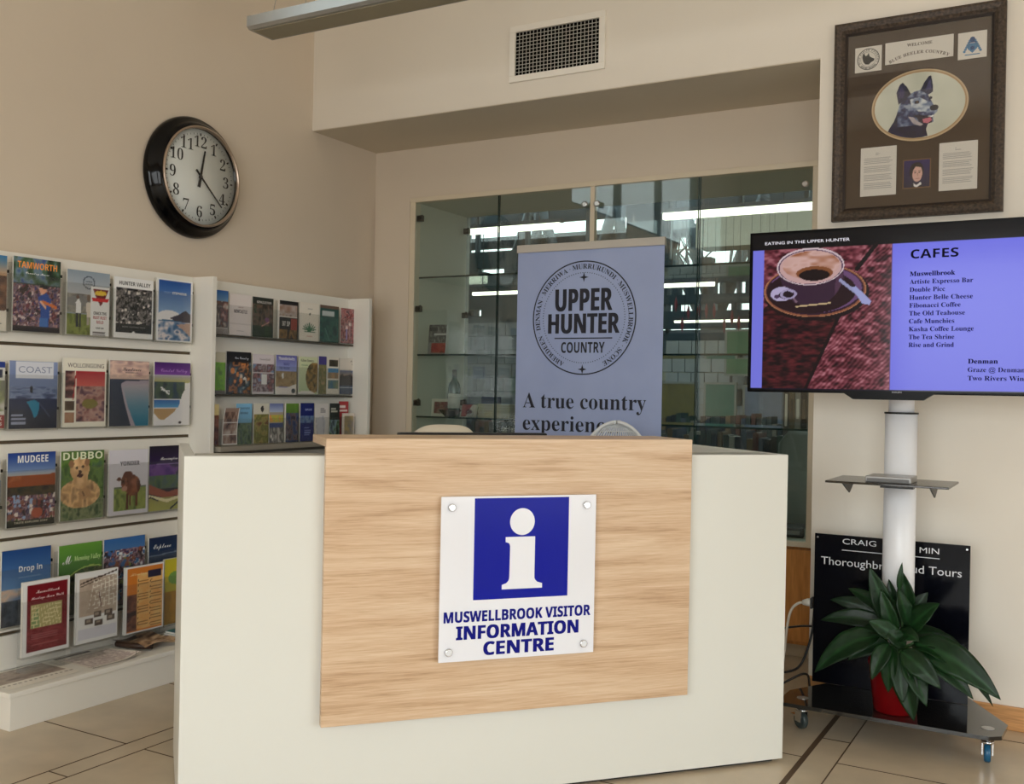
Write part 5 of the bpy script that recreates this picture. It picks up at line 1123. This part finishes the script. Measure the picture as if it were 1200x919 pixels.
for k in range(5):
    o = thing('booklet', 'cream booklet in the flat pile beside the banner on the glass shelf', 'booklet', (-3.20+.004*(k % 2), 5.20, S3+.0165*k), 0, 'flat pile of booklets in the cabinet')
    MB().box(0, .22, 0, .16, 0, .016).build('pages', mat('booklet_cream', (176, 170, 150), .6), o, .002, local=True)
    MB().box(-.001, .22, -.001, .16, .0145, .0162).build('cover', mat('booklet_cover', (196, 188, 168), .5), o, local=True)
lp = thing('snack_packet', 'grey and red printed packet standing on the middle glass shelf', 'packet', (-3.585, 5.22, S2+.004), .05, tilt=-.10)
MB().box(0, .125, 0, .02, 0, .185).build('packet_body', paper_m, lp, .006, local=True)
printed(lp, Pic(36, 50, (120, 116, 114)).n(0, 0, 1, .6, [(150, 146, 144), (70, 66, 66), (120, 116, 112)], 8, 9, 4).n(.2, .62, 1, .95, [(120, 30, 30), (160, 70, 60), (90, 24, 26)], 5, 5, 5).r(0, .1, .5, .22, (60, 58, 60)).r(.3, .3, 1, .36, (186, 182, 180)), .125, .185, 0, 0, -.0005, name='printed_front', gain=1.3)
for k, (w_, c, lab) in enumerate(((.026, (60, 58, 52), 'grey case with a white spine strip, first in the upright set by the cabinet end'), (.028, (96, 84, 60), 'tan case with dark lettering in the upright set by the cabinet end'), (.028, (150, 146, 138), 'pale case in the upright set by the cabinet end'), (.028, (40, 34, 28), 'dark brown case in the upright set by the cabinet end'), (.026, (110, 106, 96), 'grey case against the cabinet side, last in the upright set'))):
    x = -1.372+sum((.026, .028, .028, .028, .026)[:k])+.002*k
    o = thing('media_case', lab, 'media case', (x, 5.22, S3), 0, 'upright cases on the glass shelf')
    MB().box(0, w_, 0, .13, 0, .185).build('case', mat('case_%d' % k, c, .35), o, .0015, local=True)
    MB().box(w_*.25, w_*.75, -.001, .0, .05 if k else .01, .15 if k else .175).build('spine_label', mat('case_label_%d' % k, ((214, 210, 200), (40, 34, 30), (226, 222, 214), (96, 84, 66), (60, 56, 50))[k], .5), o, local=True)
o = thing('case_holder', 'clear acrylic holder around the upright cases in the cabinet', 'holder', (-1.376, 5.20, S3))
MB().box(-.004, .155, .01, .013, 0, .06).build('front_lip', acr_m, o, local=True); MB().box(-.004, -.001, .013, .16, 0, .19).build('side_plate', acr_m, o, local=True)
tr_ = thing('display_tray', 'flat black glossy tray low inside the cabinet beside the cream post', 'tray', (-1.52, 5.2, .581), .2)
MB().box(0, .26, 0, .22, 0, .05).build('tray_body', black_m, tr_, .006, local=True); MB().box(.02, .24, -.001, 0, .015, .035).build('front_strip', mat('tray_grey', (120, 120, 116), .4), tr_, local=True)

# ------------------------------------------------------------------ the library beyond the glass
lib_wall = mat('library_wall', (150, 150, 142), .8)
struct('wall_library_left', MB().box(-8.5, -8.35, 5.75, 11, 0, 3.4), lib_wall)
struct('wall_library_right', MB().box(-.9, -.75, 5.75, 11, 0, 3.4), lib_wall)
struct('wall_partition_left', MB().box(-8.35, LX-.15, 5.70, 5.75, 0, 3.4), lib_wall)
struct('wall_partition_right', MB().box(-1.185, -.9, NY+.11, 5.75, 0, 3.4), lib_wall)
struct('wall_partition_top', MB().box(LX-.15, -1.185, CB+.04, CB+.09, 2.46, 3.4), mat('library_dark', (70, 76, 80), .7))
w = MB(); w.box(LX, KX0, NY+.1, CB+.09, 0, 2.46); struct('wall_cabinet_side', w, lib_wall)
struct('ceiling_library', MB().box(-8.5, -.75, 5.70, 9.0, 3.3, 3.42), mat('library_ceiling', (66, 76, 82), .8))
struct('ceiling_library_eave', MB().box(-8.5, -.75, 9.0, 11, 3.62, 3.7), mat('library_ceiling', (66, 76, 82), .8))
struct('bulkhead_library', MB().box(-3.1, -.9, 8.7, 9.0, 2.62, 2.92), mat('library_cream', (206, 202, 184), .7))
w = MB(); xa, xb = -8.35, -.9
def frow(z0, z1, opens):
    x = xa
    for (o0, o1) in opens: w.box(x, o0, 10.6, 10.75, z0, z1); x = o1
    w.box(x, xb, 10.6, 10.75, z0, z1)
w.box(xa, xb, 10.6, 10.75, 0, 1.98); frow(1.98, 2.03, [(-7.5, -6.4), (-4.6, -2.2)]); w.box(xa, xb, 10.6, 10.75, 2.03, 2.22)
frow(2.22, 2.30, [(-6.9, -6.5), (-5.4, -5.0), (-4.153, -4.033), (-3.984, -3.778), (-3.701, -3.643), (-3.566, -3.368), (-3.321, -3.1), (-2.9, -2.6)]); w.box(xa, xb, 10.6, 10.75, 2.30, 2.40)
frow(2.40, 2.53, [(-5.6, -5.2), (-4.113, -4.043), (-3.974, -3.885), (-3.788, -3.633), (-3.566, -3.50), (-3.481, -3.219), (-3.0, -2.6)]); w.box(xa, xb, 10.6, 10.75, 2.53, 2.68)
frow(2.68, 2.80, [(-6.588, -6.188), (-4.05, -3.75), (-3.6, -3.2)]); frow(2.80, 3.0, [(-4.1, -3.2)]); frow(3.0, 3.5, [(-6.75, -4.6), (-4.1, -2.2)]); w.box(xa, xb, 10.6, 10.75, 3.5, 3.62)
struct('wall_library_far', w, mat('library_teal', (58, 78, 84), .6))
window('window_4', 10.66, 'y', -8.3, -.95, 1.97, 3.5, (-6.6, -5.9, -5.1, -4.55, -4.1, -3.3, -2.6, -1.8), .06)
pr_ = thing('pergola', 'dark slatted pergola outside the library windows', 'pergola', (-4.6, 11.4, 0))
pm = mat('pergola_dark', (52, 58, 62), .6)
for k, x in enumerate((-7.2, -6.55, -6.2, -5.75, -5.35, -4.95, -4.4, -3.95, -3.55, -3.05, -2.6, -2.2)):
    sk = (-.25, .3, .1, -.3, .28, -.05, .2, -.25, .32, -.2, .25, .1)[k]
    MB().tube([(x-sk, 11.3, 1.9), (x+sk, 11.3, 3.55)], .075, 4).build('brace', pm, pr_)
for z in (2.70, 3.17, 3.46): MB().box(-8, -1.5, 11.4, 11.5, z, z+.14).build('beam', pm, pr_)
for x in (-7.8, -4.7, -1.6): MB().box(x-.06, x+.06, 11.4, 11.52, 0, 3.5).build('post', pm, pr_)
bark = mat('bark_grey', (92, 84, 80), .8)
def tree(x, y, seed, label):
    t_ = thing('bare_tree', label, 'tree', (x, y, 0), 0, 'bare trees outside the library' if y > 9 else None); rs = random.Random(seed); q = MB(); tr_ = MB()
    tr_.tube([(0, 0, 0), (.05, 0, 1.2), (0, .05, 2.2)], [.13, .10, .08], 8); tr_.build('trunk', bark, t_, local=True)
    def br(p, d, ln, r, n):
        e_ = p+d*ln; md = (p+e_)/2+Vector((rs.uniform(-.1, .1), rs.uniform(-.1, .1), .05))*ln
        q.tube([p, md, e_], [r, r*.8, r*.55], 5)
        if n:
            for _ in range(3):
                dd = (d+Vector((rs.uniform(-.8, .8), rs.uniform(-.8, .8), rs.uniform(-.3, .6)))).normalized(); br(md if rs.random() < .4 else e_, dd, ln*.72, r*.55, n-1)
    for k in range(4): br(Vector((0, .05, 2.1)), Vector((rs.uniform(-.8, .8), rs.uniform(-.6, .6), .8)).normalized(), 1.1, .05, 3)
    q.build('branches', bark, t_, local=True)
tree(-7.4, 1.0, 5, 'bare tree outside the high window in the left wall, mirrored in the cabinet glass'); tree(-4.6, 13.4, 3, 'bare branching tree seen through the library windows near the banner'); tree(-3.2, 14.0, 8, 'bare tree beyond the library windows above the television')
glow = mat('tube_light', (255, 246, 226), .4, emit=3.2)
lamp_h = mat('lamp_housing', (60, 62, 64), .5)
for k, (x0, x1, y, z, r, lab) in enumerate(((-2.88, -1.55, 7.35, 2.66, .032, 'lit tube light in the library high above the television'), (-5.4, -3.8, 7.4, 2.66, .030, 'lit tube light in the library seen left of the banner top'), (-3.0, -2.55, 7.6, 2.16, .020, 'short lit tube light in the library right of the banner'), (-3.4, -2.3, 9.0, 1.98, .014, 'thin low light tube in the library beside the television'), (-6.2, -5.35, 8.8, 2.42, .05, 'bright lit panel light in the library left of the banner'), (-4.75, -4.2, 7.6, 2.15, .018, 'lower lit tube light in the library behind the left glass doors'))):
    o = thing('tube_lamp', lab, 'light', (x0, y, z), 0, 'library tube lights'); L_ = x1-x0
    MB().box(0, L_, -r*.8, r*.8, -r*.6, r).build('tube', glow, o, .004, local=True); MB().box(-.02, L_+.02, -r, r, r, r+.03).build('housing', lamp_h, o, local=True)
    q = MB(); top = 3.3
    for x in (.1, L_-.1): q.cyl((x, 0, r+.03), (x, 0, top-z), .004, n=6)
    q.build('suspension_rod', lamp_h, o, local=True)
BKC = [(66, 72, 70), (120, 116, 104), (40, 52, 62), (96, 60, 52), (50, 66, 56), (150, 146, 134), (34, 36, 40), (80, 84, 96), (112, 92, 64), (58, 50, 46)]
def bookcase(x0, x1, y, shelves, label, grp, seed, n, hmin, hmax):
    o = thing('bookcase', label, 'bookcase', ((x0+x1)/2, y, 0)); cm_ = mat('bookcase_grey', (126, 124, 114), .6)
    for x in (x0, x1-.02): MB().box(x, x+.02, y, y+.3, 0, shelves[-1]+.12).build('side_panel', cm_, o)
    for z in shelves: MB().box(x0+.02, x1-.02, y, y+.3, z-.022, z).build('shelf_board', cm_, o)
    MB().box(x0+.02, x1-.02, y+.285, y+.3, 0, shelves[-1]).build('back_board', cm_, o)
    rs = random.Random(seed); protos = {}; x = x0+.03; z = shelves[-1]; wid = (x1-x0-.06)/n
    for k in range(n):
        c = rs.randrange(len(BKC)); h_ = rs.uniform(hmin, hmax); w_ = wid*rs.uniform(.72, .96)
        if c not in protos:
            b_ = thing('book', grp[1], 'book', (0, 0, 0), 0, grp[0]); protos[c] = b_
            MB().box(0, 1, .006, .18, .01, .99).build('pages', paper_m, b_, local=True)
            q = MB(); q.box(-.02, 1.02, 0, .006, 0, 1); q.box(-.02, .06, .006, .182, 0, 1); q.box(.94, 1.02, .006, .182, 0, 1); q.build('cover', mat('book_%d' % c, BKC[c], .55), b_, local=True)
            new = b_
        else: new = copy_tree(protos[c])
        new.location = (x, y+.02, z); new.scale = (w_, 1, h_); x += wid
bookcase(-4.35, -1.3, 6.35, (.30, .82), 'grey low library bookcase nearest the glass cabinet, filled with upright books', ('books on the near library shelf', 'upright book on the near library shelf, seen under the lowest glass shelf'), 5, 78, .20, .26)
bookcase(-5.4, -1.7, 8.2, (.45, .93), 'grey library bookcase farther back with its upright books', ('books on the far library shelf', 'upright book on the farther library shelf, above the nearer row'), 9, 84, .14, .24)
def board(name, label, x0, x1, y, z0, z1, rgb, frame=(150, 150, 142), stand=True, cat='display board'):
    o = thing(name, label, cat, ((x0+x1)/2, y, 0)); 
    MB().box(x0, x1, y, y+.02, z0, z1).build('panel', mat('board_%d_%d_%d' % rgb, rgb, .6, noise=.15, nscale=9), o)
    f_ = MB(); t_ = .02; f_.box(x0-t_, x1+t_, y-.004, y+.024, z1, z1+t_); f_.box(x0-t_, x0, y-.004, y+.024, z0, z1); f_.box(x1, x1+t_, y-.004, y+.024, z0, z1); f_.box(x0-t_, x1+t_, y-.004, y+.024, z0-t_, z0); f_.build('frame', mat('board_frame', frame, .5), o)
    if stand:
        for x in (x0+.03, x1-.05): MB().box(x, x+.02, y+.002, y+.018, 0, z0-t_).build('leg', lamp_h, o)
    return o
board('notice_board', 'green notice board in the library close to the television edge', -2.86, -2.38, 8.9, 1.50, 1.88, (90, 128, 92))
board('notice_board', 'green and orange notice board in the library just right of the banner', -3.42, -3.08, 8.7, 1.06, 1.40, (122, 110, 60), (60, 110, 70))
board('notice_board', 'teal green notice board low in the library beyond the glass', -2.98, -2.72, 8.7, 1.06, 1.40, (70, 120, 104))
board('notice_board', 'blue-grey notice board low in the library beside the teal one', -2.64, -2.30, 8.75, 1.06, 1.38, (110, 124, 146))
o = thing('brick_screen', 'pale block screen wall in the library left of the green board', 'screen wall', (-3.2, 9.2, 0))
q = MB(); rs = random.Random(2)
for r_ in range(12):
    for c_ in range(6):
        x = -3.62+.13*c_+(.065 if r_ % 2 else 0); q.box(x, x+.122, 9.2, 9.3, r_*.152, r_*.152+.144)
q.build('blocks', mat('pale_blocks', (168, 172, 172), .8, noise=.1, nscale=8), o)
o = thing('brick_screen', 'grey block screen wall in the library behind the left glass doors', 'screen wall', (-5.2, 9.2, 0))
q = MB()
for r_ in range(14):
    for c_ in range(11):
        x = -6.1+.17*c_+(.085 if r_ % 2 else 0); q.box(x, x+.16, 9.2, 9.3, r_*.145, r_*.145+.137)
q.build('blocks', mat('grey_blocks', (128, 134, 140), .8, noise=.1, nscale=8), o)
o = thing('counter_unit', 'long cream counter in the library behind the bookcases', 'counter', (-3.1, 9.6, 0))
MB().box(-4.2, -1.6, 9.55, 9.95, 0, 1.44).build('cabinet', mat('counter_grey', (150, 150, 138), .6), o); MB().box(-4.22, -1.58, 9.52, 9.97, 1.44, 1.56).build('worktop', mat('counter_cream', (196, 192, 170), .5), o)
red = mat('ornament_red', (120, 44, 48), .5)
og = random.Random(6)
pro = None
for k in range(14):
    x, z, y = -3.25+.075*k+og.uniform(-.02, .02), 2.02-.012*k+og.uniform(-.16, .14), 8.6
    if pro is None:
        pro = thing('hanging_ornament', 'red spindle ornament hanging on a thread in the library beyond the glass', 'ornament', (0, 0, 0), 0, 'red hanging ornaments')
        MB().lathe([(0, -.075), (.012, -.03), (.016, 0), (.012, .03), (0, .075)], 10).build('spindle', red, pro, local=True)
        MB().cyl((0, 0, .07), (0, 0, 1.2), .0015, n=5).build('thread', lamp_h, pro, local=True); n_o = pro
    else: n_o = copy_tree(pro)
    n_o.location = (x, y, z)
    for ch_ in n_o.children:
        if ch_.name.startswith('thread'): ch_.scale = (1, 1, (3.3-z)/1.2)
chair('tub_chair', 'grey round-backed chair in the library seen at the right end of the cabinet', (-1.46, 6.03, 0), .3, mat('grey_fabric', (150, 154, 148), .7), .30, 1.11)
